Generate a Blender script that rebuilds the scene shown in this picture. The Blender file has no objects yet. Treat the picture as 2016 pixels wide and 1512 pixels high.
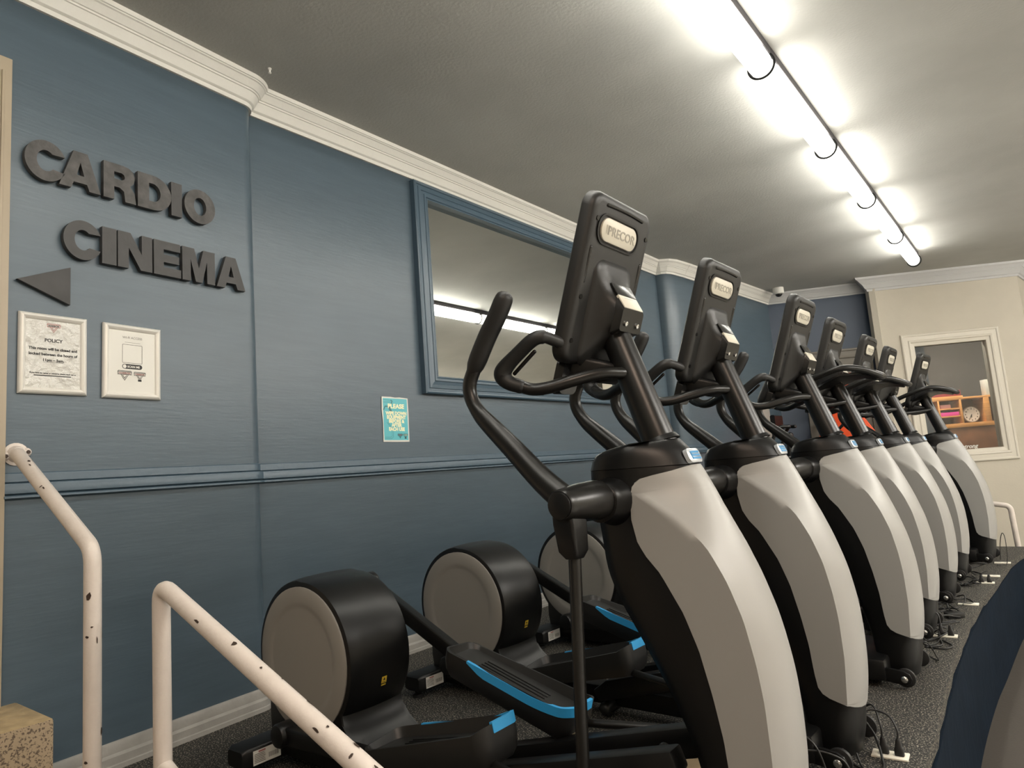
import bpy, bmesh, math, random
from mathutils import Vector, Matrix
random.seed(7)
C = bpy.context.scene.collection
SC = bpy.context.scene
# ------------------------------------------------------------------ camera, world, exposure
CZ = 3.40            # ceiling height above the machine platform (platform floor = 0)
LOW = -0.62          # lower gym floor
cam_d = bpy.data.cameras.new('camera')
cam = bpy.data.objects.new('camera', cam_d); C.objects.link(cam)
R_ = ((0.782, 0.137, -0.607), (0.618, -0.053, 0.784), (-0.076, 0.989, 0.126))   # columns: right, up, forward
cr = Vector([R_[i][0] for i in range(3)]).normalized()
cf = Vector([R_[i][2] for i in range(3)]).normalized()
cu = cr.cross(cf).normalized(); cf = cu.cross(cr).normalized()
M = Matrix((( cr.x, cu.x, -cf.x, 0.0), (cr.y, cu.y, -cf.y, 0.0), (cr.z, cu.z, -cf.z, 1.10), (0, 0, 0, 1)))
cam.matrix_world = M
cam_d.sensor_fit = 'HORIZONTAL'; cam_d.sensor_width = 36.0; cam_d.lens = 36.0 * 1335.0 / 2016.0
cam_d.clip_start = 0.05; cam_d.clip_end = 60
SC.camera = cam
w = bpy.data.worlds.new('world'); SC.world = w; w.use_nodes = True
w.node_tree.nodes['Background'].inputs[0].default_value = (0.9, 0.86, 0.8, 1)
w.node_tree.nodes['Background'].inputs[1].default_value = 0.02
SC.view_settings.view_transform = 'Standard'; SC.view_settings.look = 'None'
SC.view_settings.gamma = 1; SC.view_settings.use_curve_mapping = False
SC.view_settings.exposure = 1.4
TUBE = 9.5          # emission of the fluorescent diffusers
# warm ceiling panels over the lower gym floor behind the camera (their panels are built further down)
def area(name, loc, sx, sy, power, col, rot=(0, 0, 0)):
    l = bpy.data.lights.new(name, 'AREA'); l.shape = 'RECTANGLE'; l.size = sx; l.size_y = sy; l.energy = power; l.color = col
    o = bpy.data.objects.new(name, l); C.objects.link(o); o.location = loc; o.rotation_euler = rot; return o
area('ceiling_panel_light', (1.1, -1.3, CZ - .07), .55, 1.15, 26, (1.0, .72, .55))
area('ceiling_panel_light', (3.4, 2.2, CZ - .07), .55, 1.15, 50, (1.0, .96, .90))
area('ceiling_panel_light', (3.4, 6.4, CZ - .07), .55, 1.15, 50, (1.0, .96, .90))
area('office_ceiling_light', (-1.0, 11.78, 3.2), .5, .5, 30, (1.0, .93, .82))

# ------------------------------------------------------------------ materials
def mat(name, col, rough=.5, metal=0.0, bump=0.0, bscale=60, var=0.0, vscale=4, emit=None, estr=0, spec=.5, coat=0, stretch=None, bdist=.01):
    m = bpy.data.materials.new(name); m.use_nodes = True
    nt = m.node_tree; b = nt.nodes['Principled BSDF']
    b.inputs['Base Color'].default_value = (*col, 1); b.inputs['Roughness'].default_value = rough
    b.inputs['Metallic'].default_value = metal; b.inputs['Specular IOR Level'].default_value = spec
    if coat: b.inputs['Coat Weight'].default_value = coat; b.inputs['Coat Roughness'].default_value = .2
    if emit: b.inputs['Emission Color'].default_value = (*emit, 1); b.inputs['Emission Strength'].default_value = estr
    tc = nt.nodes.new('ShaderNodeTexCoord'); src = tc.outputs['Object']
    if stretch:
        mp = nt.nodes.new('ShaderNodeMapping'); mp.inputs['Scale'].default_value = stretch
        nt.links.new(src, mp.inputs[0]); src = mp.outputs[0]
    if var:
        n = nt.nodes.new('ShaderNodeTexNoise'); n.inputs['Scale'].default_value = vscale; n.inputs['Detail'].default_value = 5
        nt.links.new(src, n.inputs['Vector'])
        r = nt.nodes.new('ShaderNodeValToRGB'); r.color_ramp.elements[0].position = .3; r.color_ramp.elements[1].position = .7
        r.color_ramp.elements[0].color = (*[c * (1 - var) for c in col], 1); r.color_ramp.elements[1].color = (*[min(1, c * (1 + var)) for c in col], 1)
        nt.links.new(n.outputs['Fac'], r.inputs[0]); nt.links.new(r.outputs[0], b.inputs['Base Color'])
    if bump:
        n2 = nt.nodes.new('ShaderNodeTexNoise'); n2.inputs['Scale'].default_value = bscale; n2.inputs['Detail'].default_value = 4
        nt.links.new(src, n2.inputs['Vector'])
        bp = nt.nodes.new('ShaderNodeBump'); bp.inputs['Strength'].default_value = bump; bp.inputs['Distance'].default_value = bdist
        nt.links.new(n2.outputs['Fac'], bp.inputs['Height']); nt.links.new(bp.outputs[0], b.inputs['Normal'])
    return m
def speckle(name, base, dots, scale=260, thr=.62, rough=.75):
    m = mat(name, base, rough, bump=.3, bscale=180, bdist=.004)
    nt = m.node_tree; b = nt.nodes['Principled BSDF']; tc = nt.nodes['Texture Coordinate']
    n = nt.nodes.new('ShaderNodeTexNoise'); n.inputs['Scale'].default_value = scale; n.inputs['Detail'].default_value = 1.5
    nt.links.new(tc.outputs['Object'], n.inputs['Vector'])
    r = nt.nodes.new('ShaderNodeValToRGB'); e = r.color_ramp.elements
    e[0].position = thr - .04; e[0].color = (*base, 1); e[1].position = thr + .05; e[1].color = (*dots, 1)
    nt.links.new(n.outputs['Fac'], r.inputs[0]); nt.links.new(r.outputs[0], b.inputs['Base Color'])
    return m
BLUE = mat('blue_wall_paint', (.065, .094, .119), .34, bump=.07, bscale=9, var=.06, vscale=3, stretch=(1, 1, 9), bdist=.01, spec=.5)
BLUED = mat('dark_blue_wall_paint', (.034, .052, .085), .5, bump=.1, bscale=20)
BLUET = mat('blue_trim_paint', (.055, .090, .122), .34, bump=.12, bscale=30)
CEIL = mat('ceiling_paint', (.47, .47, .445), .85, bump=.35, bscale=55, var=.10, vscale=1.1, bdist=.006)
CROWN = mat('white_moulding_paint', (.74, .725, .68), .45, bump=.05, bscale=40)
CROWN2 = mat('grey_moulding_paint', (.50, .50, .50), .55, bump=.05)
CREAM = mat('cream_wall_paint', (.50, .46, .38), .6, bump=.1, bscale=40, var=.03)
TRIMW = mat('white_trim_paint', (.60, .56, .48), .45)
BASEB = mat('grey_baseboard_paint', (.30, .29, .27), .45, bump=.2, bscale=25, var=.12, vscale=9)
RUBBER = speckle('speckled_rubber_floor', (.009, .009, .0085), (.33, .30, .24), scale=150, thr=.60)
LOWFL = mat('lower_floor_rubber', (.05, .042, .034), .8, bump=.2, bscale=80)
KERB = mat('platform_face_paint', (.0052, .0105, .0190), .9, spec=.08, bump=.25, bscale=16, var=.2, vscale=5)
CONC = speckle('exposed_aggregate_concrete', (.30, .23, .15), (.09, .065, .045), scale=150, thr=.56, rough=.85)
CONCT = mat('worn_concrete_top', (.36, .27, .15), .6, bump=.5, bscale=30, var=.3, vscale=14)
WOODT = mat('beige_door_trim_paint', (.36, .30, .22), .5, var=.06)
PLAS = mat('black_plastic', (.0042, .0043, .0045), .36, bump=.12, bscale=700, bdist=.001, spec=.36)
PLASG = mat('glossy_black_plastic', (.010, .010, .010), .25)
GREYP = mat('charcoal_plastic', (.012, .012, .0118), .42, bump=.15, bscale=800, bdist=.001)
METB = mat('black_powdercoat_tube', (.0075, .0072, .0066), .33, metal=.1, spec=.5)
RUBG = mat('rubber_grip', (.009, .009, .0092), .5)
SILV = mat('silver_shroud_plastic', (.31, .305, .29), .44, metal=.08, bump=.08, bscale=900, bdist=.001)
DISC = mat('taupe_disc_plastic', (.235, .22, .20), .5, bump=.08, bscale=900, bdist=.001)
BADGE = mat('pale_badge', (.62, .585, .49), .4)
BADGEL = mat('badge_relief', (.34, .32, .27), .45)
CHROME = mat('bright_screw_metal', (.7, .7, .68), .25, metal=1)
SILB = mat('silver_emblem', (.62, .66, .70), .25, metal=.4)
CYAN = mat('blue_emblem', (.03, .24, .50), .3)
RIM = mat('sky_blue_rim', (.028, .30, .62), .45)
YEL = mat('yellow_label', (.72, .50, .04), .5)
INK = mat('black_ink', (.012, .012, .012), .6)
WHT = mat('white_paper_label', (.62, .60, .55), .5)
PIPE = mat('chipped_white_pipe_paint', (.60, .54, .49), .38, bump=.15, bscale=50, var=.05, vscale=12)
CHIP = mat('bare_rusty_steel', (.045, .028, .02), .6, metal=.3, bump=.4)
MIRR = mat('mirror_silvering', (.86, .87, .84), .012, metal=1.0)
LETT = mat('charcoal_letter_foam', (.046, .045, .045), .6, bump=.15, bscale=25, var=.10, vscale=18)
LETTW = mat('scuffed_charcoal_letter_foam', (.060, .057, .055), .6, bump=.2, bscale=25, var=.38, vscale=22)
ALU = mat('brushed_aluminium_frame', (.78, .76, .71), .35, metal=.2)
PAPER = mat('white_paper', (.58, .565, .51), .35, spec=.6)
PAPERW = mat('wrinkled_paper_sleeve', (.52, .51, .47), .13, bump=.8, bscale=26, bdist=.02, spec=.8)
GINK = mat('grey_ink', (.12, .11, .10), .6)
PINK = mat('pinkish_ink', (.35, .14, .13), .6)
TEAL = mat('teal_poster_paper', (.09, .42, .47), .4)
TEALD = mat('dark_teal_ink', (.03, .16, .18), .5)
CREAMI = mat('cream_ink', (.80, .78, .50), .5)
RAIL = mat('lamp_housing_metal', (.055, .05, .055), .6, spec=.2)
CLIP = mat('lamp_clip_metal', (.008, .008, .008), .7, spec=.1)
LAMP = mat('glowing_diffuser', (.9, .9, .85), .5, emit=(1.0, .965, .875), estr=TUBE)
LAMP2 = mat('bright_far_diffuser', (.9, .9, .85), .5, emit=(1.0, .965, .90), estr=TUBE * 2.2)
LAMPE = mat('dim_diffuser_end', (.9, .9, .85), .5, emit=(1.0, .965, .875), estr=2.4)
PANELG = mat('glowing_panel', (.9, .9, .85), .5, emit=(1.0, .86, .7), estr=5)
WOOD = mat('orange_pine_wood', (.62, .29, .09), .45, var=.15, vscale=6, stretch=(1, 1, 8))
WOODD = mat('brown_desk_wood', (.17, .065, .028), .4, var=.25, vscale=5)
OFFW = mat('dark_grey_office_wall', (.085, .078, .075), .7)
REDP = mat('dark_red_plastic', (.26, .02, .035), .5)
MAG = mat('magenta_plastic', (.75, .04, .32), .5)
PKP = mat('pale_pink_paper', (.7, .33, .33), .6)
CLK = mat('clock_face', (.78, .72, .68), .5)
ORNG = mat('orange_shroud', (.85, .095, .022), .45)
TAN = mat('tan_plywood', (.22, .16, .095), .6, var=.12, vscale=6)
CORD = mat('black_cord', (.010, .010, .010), .45)
PLATEW = mat('ivory_outlet_plate', (.78, .74, .63), .45)
LENS = mat('dark_dome_glass', (.02, .02, .02), .1)
DOORP = mat('taupe_door_paint', (.15, .135, .11), .5)
GRIL = mat('grey_grille', (.20, .19, .17), .6)
LGREY = mat('light_grey_panel', (.36, .33, .30), .6)
glass = bpy.data.materials.new('window_glass'); glass.use_nodes = True
_nt = glass.node_tree; _nt.nodes.remove(_nt.nodes['Principled BSDF'])
_t = _nt.nodes.new('ShaderNodeBsdfTransparent'); _t.inputs[0].default_value = (.93, .94, .93, 1)
_g = _nt.nodes.new('ShaderNodeBsdfGlossy'); _g.inputs['Roughness'].default_value = .02
_f = _nt.nodes.new('ShaderNodeFresnel'); _f.inputs[0].default_value = 1.5
_m = _nt.nodes.new('ShaderNodeMixShader')
_nt.links.new(_f.outputs[0], _m.inputs[0]); _nt.links.new(_t.outputs[0], _m.inputs[1]); _nt.links.new(_g.outputs[0], _m.inputs[2])
_nt.links.new(_m.outputs[0], _nt.nodes['Material Output'].inputs[0])

# ------------------------------------------------------------------ mesh helpers
class MB:
    def __init__(s): s.v = []; s.f = []; s.mi = []; s.cur = 0
    def mat(s, i): s.cur = i; return s
    def add(s, vs, fs):
        b = len(s.v); s.v += [tuple(v) for v in vs]; s.f += [tuple(i + b for i in f) for f in fs]; s.mi += [s.cur] * len(fs); return s
    def box(s, x0, x1, y0, y1, z0, z1, mtx=None):
        vs = [Vector((x, y, z)) for x in (x0, x1) for y in (y0, y1) for z in (z0, z1)]
        if mtx: vs = [mtx @ v for v in vs]
        return s.add(vs, [(0, 1, 3, 2), (4, 6, 7, 5), (0, 4, 5, 1), (2, 3, 7, 6), (0, 2, 6, 4), (1, 5, 7, 3)])
    def rings(s, rs, cap0=True, cap1=True, close=True):
        n = len(rs[0]); vs = [p for r in rs for p in r]; fs = []
        for i in range(len(rs) - 1):
            for j in range(n if close else n - 1):
                k = (j + 1) % n; fs.append((i * n + j, i * n + k, (i + 1) * n + k, (i + 1) * n + j))
        if cap0: fs.append(tuple(range(n - 1, -1, -1)))
        if cap1: fs.append(tuple((len(rs) - 1) * n + j for j in range(n)))
        return s.add(vs, fs)
    def tube(s, pts, r, n=14, sq=1.0, round_ends=True, up=None):
        pts = [Vector(p) for p in pts]; N = len(pts)
        rad = list(r) if isinstance(r, (list, tuple)) else [r] * N
        T = []
        for i in range(N):
            a = pts[max(i - 1, 0)]; b = pts[min(i + 1, N - 1)]; T.append((b - a).normalized())
        u = Vector(up) if up else (Vector((0, 0, 1)) if abs(T[0].z) < .9 else Vector((0, 1, 0)))
        u = (u - T[0] * u.dot(T[0])).normalized(); rs = []
        def ring(c, t, u, rr):
            vv = t.cross(u); return [c + (u * math.cos(2 * math.pi * k / n) + vv * math.sin(2 * math.pi * k / n) * sq) * rr for k in range(n)]
        for i in range(N):
            u = (u - T[i] * u.dot(T[i])).normalized()
            if i == 0 and round_ends:
                for q in (1.0, .8, .45): rs.append(ring(pts[0] - T[0] * rad[0] * q * .8, T[0], u, rad[0] * math.sqrt(max(0, 1 - q * q)) + 1e-4))
            rs.append(ring(pts[i], T[i], u, rad[i]))
            if i == N - 1 and round_ends:
                for q in (.45, .8, 1.0): rs.append(ring(pts[-1] + T[-1] * rad[-1] * q * .8, T[-1], u, rad[-1] * math.sqrt(max(0, 1 - q * q)) + 1e-4))
        return s.rings(rs)
    def cyl(s, p0, p1, r0, r1=None, n=28):
        return s.tube([p0, p1], [r0, r0 if r1 is None else r1], n, round_ends=False)
    def lathe(s, p0, axis, prof, n=32):      # prof: (t along axis, radius)
        p0 = Vector(p0); ax = Vector(axis).normalized(); u = ax.orthogonal().normalized(); v = ax.cross(u)
        return s.rings([[p0 + ax * t + (u * math.cos(2 * math.pi * k / n) + v * math.sin(2 * math.pi * k / n)) * max(r, 1e-4) for k in range(n)] for t, r in prof])
    def prism(s, poly, fn, d0, d1):          # poly 2-D; fn(a,b,d) -> 3-D
        n = len(poly)
        return s.rings([[fn(a, b, d0) for a, b in poly], [fn(a, b, d1) for a, b in poly]])
def link(name, me, m=None, parent=None):
    o = bpy.data.objects.new(name, me); C.objects.link(o)
    if m:
        for q in (m if isinstance(m, (list, tuple)) else [m]): me.materials.append(q)
    if parent: o.parent = parent
    return o
def build(name, mb, m, parent=None, smooth=35, bevel=0, bseg=2):
    me = bpy.data.meshes.new(name); me.from_pydata([tuple(v) for v in mb.v], [], mb.f); me.validate()
    me.polygons.foreach_set('material_index', mb.mi[:len(me.polygons)] if len(me.polygons) == len(mb.mi) else [0] * len(me.polygons))
    bm = bmesh.new(); bm.from_mesh(me)
    bmesh.ops.recalc_face_normals(bm, faces=bm.faces)
    if bevel:
        es = [e for e in bm.edges if e.is_manifold and e.calc_face_angle(0) > .5]
        bmesh.ops.bevel(bm, geom=es, offset=bevel, segments=bseg, profile=.5, affect='EDGES', clamp_overlap=True)
    bm.to_mesh(me); bm.free()
    if smooth:
        me.polygons.foreach_set('use_smooth', [True] * len(me.polygons)); me.set_sharp_from_angle(angle=math.radians(smooth))
    me.update()
    return link(name, me, m, parent)
def thing(name, label, cat, loc=(0, 0, 0), rz=0, group=None):
    o = bpy.data.objects.new(name, None); C.objects.link(o); o.empty_display_size = .1
    o.location = loc; o.rotation_euler = (0, 0, rz); o['label'] = label; o['category'] = cat
    if group: o['group'] = group
    return o
def tag(o, label, cat, group=None, kind=None):
    o['label'] = label; o['category'] = cat
    if group: o['group'] = group
    if kind: o['kind'] = kind
    return o
def struct(name, mb, m, label=None, smooth=35, bevel=0):
    o = build(name, mb, m, None, smooth, bevel); o['kind'] = 'structure'
    if label: o['label'] = label
    return o
def smooth_path(pts, k=6):
    P = [Vector(p) for p in pts]; P = [P[0] * 2 - P[1]] + P + [P[-1] * 2 - P[-2]]; out = []
    for i in range(1, len(P) - 2):
        for j in range(k):
            t = j / k; a, b, c, d = P[i - 1], P[i], P[i + 1], P[i + 2]
            out.append(.5 * ((2 * b) + (c - a) * t + (2 * a - 5 * b + 4 * c - d) * t * t + (3 * b - a - 3 * c + d) * t ** 3))
    out.append(P[-2]); return out
def lerpf(tab, z):
    tab = sorted(tab)
    if z <= tab[0][0]: return tab[0][1]
    for (a, fa), (b, fb) in zip(tab, tab[1:]):
        if z <= b: return fa + (fb - fa) * (z - a) / (b - a)
    return tab[-1][1]
def smoothf(tab, z, h=.03):
    return (lerpf(tab, z - h) + 2 * lerpf(tab, z - h / 2) + 2 * lerpf(tab, z) + 2 * lerpf(tab, z + h / 2) + lerpf(tab, z + h)) / 8
def text_mesh(body, size, extrude=.001, offset=0.0, align='CENTER', xscale=1.0, shear=0.0, spacing=1.0):
    cu_ = bpy.data.curves.new('txt', 'FONT'); cu_.body = body; cu_.size = size; cu_.extrude = extrude; cu_.offset = offset
    cu_.align_x = align; cu_.shear = shear; cu_.space_character = spacing; cu_.resolution_u = 3
    o = bpy.data.objects.new('txt', cu_); C.objects.link(o)
    dg = bpy.context.evaluated_depsgraph_get(); me = bpy.data.meshes.new_from_object(o.evaluated_get(dg))
    bpy.data.objects.remove(o); bpy.data.curves.remove(cu_)
    if xscale != 1: me.transform(Matrix.Diagonal((xscale, 1, 1, 1)))
    return me
def add_text(mb, body, size, mtx, mi=0, **k):
    me = text_mesh(body, size, **k); mb.mat(mi).add([mtx @ v.co for v in me.vertices], [tuple(p.vertices) for p in me.polygons])
    bpy.data.meshes.remove(me); mb.mat(0)
def frame_mtx(o, right, up):
    r = Vector(right).normalized(); u = Vector(up).normalized(); n = r.cross(u)
    return Matrix(((r.x, u.x, n.x, o[0]), (r.y, u.y, n.y, o[1]), (r.z, u.z, n.z, o[2]), (0, 0, 0, 1)))
def rrect(w2, h2, r, n=6, cx=0, cy=0):
    out = []
    for sx, sy, a0 in ((1, 1, 0), (-1, 1, 90), (-1, -1, 180), (1, -1, 270)):
        for k in range(n + 1):
            a = math.radians(a0 + 90 * k / n); out.append((cx + sx * (w2 - r) + r * math.cos(a), cy + sy * (h2 - r) + r * math.sin(a)))
    return out

# ------------------------------------------------------------------ room shell
def arc_pts(c, r, a0, a1, n=8): return [(c[0] + r * math.cos(math.radians(a0 + (a1 - a0) * k / n)), c[1] + r * math.sin(math.radians(a0 + (a1 - a0) * k / n))) for k in range(n + 1)]
LW = [(-3.02, -4.2), (-3.245, 1.50)]                         # projecting left section, its end rounded
LWall = LW + [(-3.262, 1.72), (-3.268, 1.86), (-3.278, 1.96), (-3.296, 2.035), (-3.33, 2.08), (-3.375, 2.09)]
a0_, b0_ = Vector((-3.17, .5)), Vector((-3.29, 1.95))
LDIR = (b0_ - a0_).normalized()
LW = [tuple(a0_ - LDIR * 4.6), tuple(a0_ + LDIR * 1.25)]
pL = a0_ + LDIR * 1.25
_c = a0_ + LDIR * ((1.968 - .5) / LDIR.y)
_r = _c.x + 3.37
LWall = [LW[0], LW[1], (_c.x, _c.y)] + [(-3.37 + _r * math.cos(math.radians(q)), _c.y + _r * math.sin(math.radians(q))) for q in range(9, 91, 9)]
MAIN = [(-3.37, 2.045), (-3.37, 7.27)]
BUMP = [(-3.37, 7.27), (-3.30, 7.275), (-3.255, 7.31), (-3.225, 7.38), (-3.21, 7.50), (-3.19, 7.66)]
FAR = [(-3.19, 7.66), (-3.00, 10.23)]
BACK = [(-3.00, 10.23), (-1.70, 10.86)]
PIER = [(-1.70, 10.55), (-.03, 11.50)]
ALC = [(-.03, 11.50), (.12, 12.6)]
def offs(path, d):                       # offset to the right of travel (towards the room)
    out = []
    for i, p in enumerate(path):
        p = Vector(p); n = Vector((0, 0))
        if i > 0: t = (p - Vector(path[i - 1])).normalized(); n1 = Vector((t.y, -t.x))
        if i < len(path) - 1: t = (Vector(path[i + 1]) - p).normalized(); n2 = Vector((t.y, -t.x))
        if i == 0: m_ = n2
        elif i == len(path) - 1: m_ = n1
        else: m_ = (n1 + n2); m_ = m_ / max(m_.length_squared, .5) * 2
        out.append(p + m_ * d)
    return out
def sweep(path, prof, z0=0):             # prof: list (offset, z) closed polygon
    mb = MB(); cols = [offs(path, d) for d, z in prof]
    mb.rings([[(cols[j][i].x, cols[j][i].y, prof[j][1] + z0) for j in range(len(prof))] for i in range(len(path))]); return mb
def wall(path, z0, z1, th=.12): return sweep(path, [(0, z0), (0, z1), (-th, z1), (-th, z0)])
leftpath = LWall + MAIN[1:] + BUMP[1:] + FAR[1:]
struct('wall_left', wall(leftpath, LOW, CZ + .1), BLUE, 'long slate blue painted wall in straight and curved stretches')
struct('wall_back', wall([(-3.2, 10.133)] + BACK[1:] + [(-1.2, 11.1)], LOW, CZ + .1), BLUED, 'dark blue end wall of the room')
pdir = (Vector(PIER[1]) - Vector(PIER[0])).normalized(); pn = Vector((pdir.y, -pdir.x))
def PQ(s, z, off=0): q = Vector(PIER[0]) + pdir * s - pn * off; return Vector((q.x, q.y, z))
plen = (Vector(PIER[1]) - Vector(PIER[0])).length
WS0, WS1, WZ0, WZ1 = .49, 1.40, .915, 2.375
mb = MB()
def pbox(mb, s0, s1, z0, z1, o0, o1):    # box in the pier frame; o positive = behind the wall face
    vs = [PQ(s, z, o) for s in (s0, s1) for o in (o0, o1) for z in (z0, z1)]
    return mb.add(vs, [(0, 1, 3, 2), (4, 6, 7, 5), (0, 4, 5, 1), (2, 3, 7, 6), (0, 2, 6, 4), (1, 5, 7, 3)])
pbox(mb, 0, WS0, LOW, CZ + .1, 0, .12); pbox(mb, WS1, plen, LOW, CZ + .1, 0, .12)
pbox(mb, WS0, WS1, LOW, WZ0, 0, .12); pbox(mb, WS0, WS1, WZ1, CZ + .1, 0, .12)
struct('wall_pier', mb, CREAM, 'cream painted end wall with the office window')
struct('wall_return', wall([(-1.755, 10.98), PIER[0]], LOW, CZ + .1, .08), CREAM)
struct('wall_alcove', wall([PIER[1], ALC[1]], LOW, CZ + .1), CREAM)
# rest of the shell, mostly outside the frame
mb = MB(); mb.box(5.6, 5.72, -4.3, 17, LOW, CZ + .1); struct('wall_right', mb, CREAM)
mb = MB(); mb.box(-3.6, 5.72, -4.32, -4.2, LOW, CZ + .1); struct('wall_front', mb, CREAM)
mb = MB(); mb.box(-3, 5.72, 16.9, 17.02, LOW, CZ + .1); struct('wall_end', mb, CREAM)
mb = MB(); mb.box(-3.7, 5.72, -4.32, 17, CZ, CZ + .08); struct('ceiling', mb, CEIL, 'rough plastered grey ceiling', smooth=0)
mb = MB(); mb.box(-3.7, 5.72, -4.32, 17, LOW - .08, LOW); struct('floor', mb, LOWFL, smooth=0)
mb = MB(); mb.box(.75, 5.6, -4.2, 16.9, LOW, LOW + .006); struct('floor_bounce_sheet', mb, mat('pale_bounce', (.50, .49, .46), .5), smooth=0)  # unseen pale sheet added over the lower floor to bounce light onto the ceiling
# platform with curved edge
edge = [(-.50, .95), (-.475, 2.0), (-.475, 2.72), (-.50, 3.4), (-.52, 4.2), (-.52, 4.8), (-.50, 5.5), (-.47, 6.0), (-.40, 7.25), (-.31, 7.97), (-.29, 8.25)]
edge = [(p.x, p.y) for p in smooth_path([(a, b, 0) for a, b in edge], 4)]
poly = [(-3.45, .95)] + edge + [(-3.45, 8.25)]
random.seed(3)
rag = [(a + random.uniform(-.006, .006), b) for a, b in edge]
mb = MB(); mb.rings([[(a, b, -.05) for a, b in [(-3.45, .95)] + rag + [(-3.45, 8.25)]], [(a, b, 0) for a, b in [(-3.45, .95)] + rag + [(-3.45, 8.25)]]])
struct('floor_platform', mb, RUBBER, 'speckled black rubber floor of the raised platform', smooth=0)
mb = MB(); mb.rings([[(a + (.012 if 0 < i < len(poly) - 1 else 0), b, z) for i, (a, b) in enumerate(poly)] for z in (LOW, -.05)])
struct('platform_base', mb, KERB, 'dark blue painted vertical face of the curved platform', smooth=30)

# crown moulding
CH = .150
crown = [(0, CZ), (0, CZ - CH), (.014, CZ - CH), (.017, CZ - CH + .022), (.022, CZ - CH + .024), (.030, CZ - CH + .030), (.040, CZ - CH + .052), (.052, CZ - CH + .074), (.058, CZ - CH + .076),
         (.060, CZ - CH + .084), (.066, CZ - CH + .086), (.076, CZ - CH + .100), (.090, CZ - CH + .118), (.098, CZ - CH + .122), (.100, CZ - CH + .126), (.106, CZ - CH + .128), (.110, CZ - .002), (.110, CZ)]
struct('trim_1', sweep(LWall + [(-3.385, LWall[-1][1])], crown), CROWN, 'white crown moulding with a rounded end over the lettered wall', smooth=25)
struct('trim_2', sweep([(-3.37, 2.03)] + MAIN[1:], crown), CROWN, 'white crown moulding along the middle stretch of blue wall', smooth=25)
struct('trim_3', sweep(BUMP, crown), CROWN, 'white crown moulding curving round the blue wall step', smooth=25)
struct('trim_4', sweep(FAR, crown), CROWN, 'white crown moulding on the far stretch of blue wall', smooth=25)
struct('trim_5', sweep([BACK[0], (-1.60, 10.91)], crown), CROWN2, 'grey crown moulding over the dark blue end wall', smooth=25)
crownB = [(d * 1.25, CZ - (CZ - z) * 1.25) for d, z in crown]
pl0 = Vector(PIER[0]); side0 = Vector((-1.755, 10.95))
struct('trim_6', sweep([tuple(side0), PIER[0], PIER[1], ALC[1]], crownB), CROWN2, 'grey crown moulding over the cream end wall', smooth=25)
# dado rail
dado = [(0, 1.240), (.006, 1.236), (.008, 1.204), (.003, 1.200), (.018, 1.196), (.022, 1.186), (.022, 1.158), (.010, 1.153), (.026, 1.148), (.028, 1.140), (.004, 1.134), (0, 1.132)]
struct('trim_7', sweep([tuple(a0_ + LDIR * .360)] + LWall[2:] + [(-3.385, LWall[-1][1])], dado), BLUET, 'blue dado rail under the lettering', smooth=25)
struct('trim_8', sweep([(-3.37, 2.0)] + MAIN[1:] + BUMP[1:] + FAR[1:], dado), BLUET, 'blue dado rail along the middle of the wall', smooth=25)
base = [(0, .105), (.008, .103), (.012, .095), (.014, .060), (.018, .056), (.026, .050), (.028, .022), (.034, .018), (.036, 0), (0, 0)]
struct('baseboard_left', sweep([tuple(a0_ + LDIR * .360)] + LWall[2:] + [(-3.385, LWall[-1][1])], base), BASEB, smooth=25)
struct('baseboard_middle', sweep([(-3.37, 2.0)] + MAIN[1:] + BUMP[1:] + FAR[1:], base), BASEB, smooth=25)

# ------------------------------------------------------------------ left wall frame
def LQ(s, z, off=0):
    q = a0_ + LDIR * s; n = Vector((LDIR.y, -LDIR.x)); q = q + n * off; return Vector((q.x, q.y, z))
LN = Vector((LDIR.y, -LDIR.x, 0)); LD3 = Vector((LDIR.x, LDIR.y, 0))
def lm(s, z, off): return frame_mtx(LQ(s, z, off), LD3, (0, 0, 1))
# door on the far left
mb = MB()
def lbox(mb, s0, s1, z0, z1, o0, o1):
    vs = [LQ(s, z, o) for s in (s0, s1) for o in (o0, o1) for z in (z0, z1)]
    return mb.add(vs, [(0, 1, 3, 2), (4, 6, 7, 5), (0, 4, 5, 1), (2, 3, 7, 6), (0, 2, 6, 4), (1, 5, 7, 3)])
lbox(mb, .262, .363, .372, 2.962, 0, .024); lbox(mb, .286, .300, .372, 2.93, .024, .034); lbox(mb, .325, .336, .372, 2.90, .024, .032)
lbox(mb, -.80, .262, 2.862, 2.962, 0, .024); lbox(mb, -.80, -.70, .372, 2.962, 0, .024)
struct('door_1', mb, WOODT, 'beige door frame at the far left edge', bevel=.002)
mb = MB(); lbox(mb, -.70, .262, .372, 2.862, .002, .014)
o = build('door_panel', mb, WOODT, bpy.data.objects['door_1'])

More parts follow.
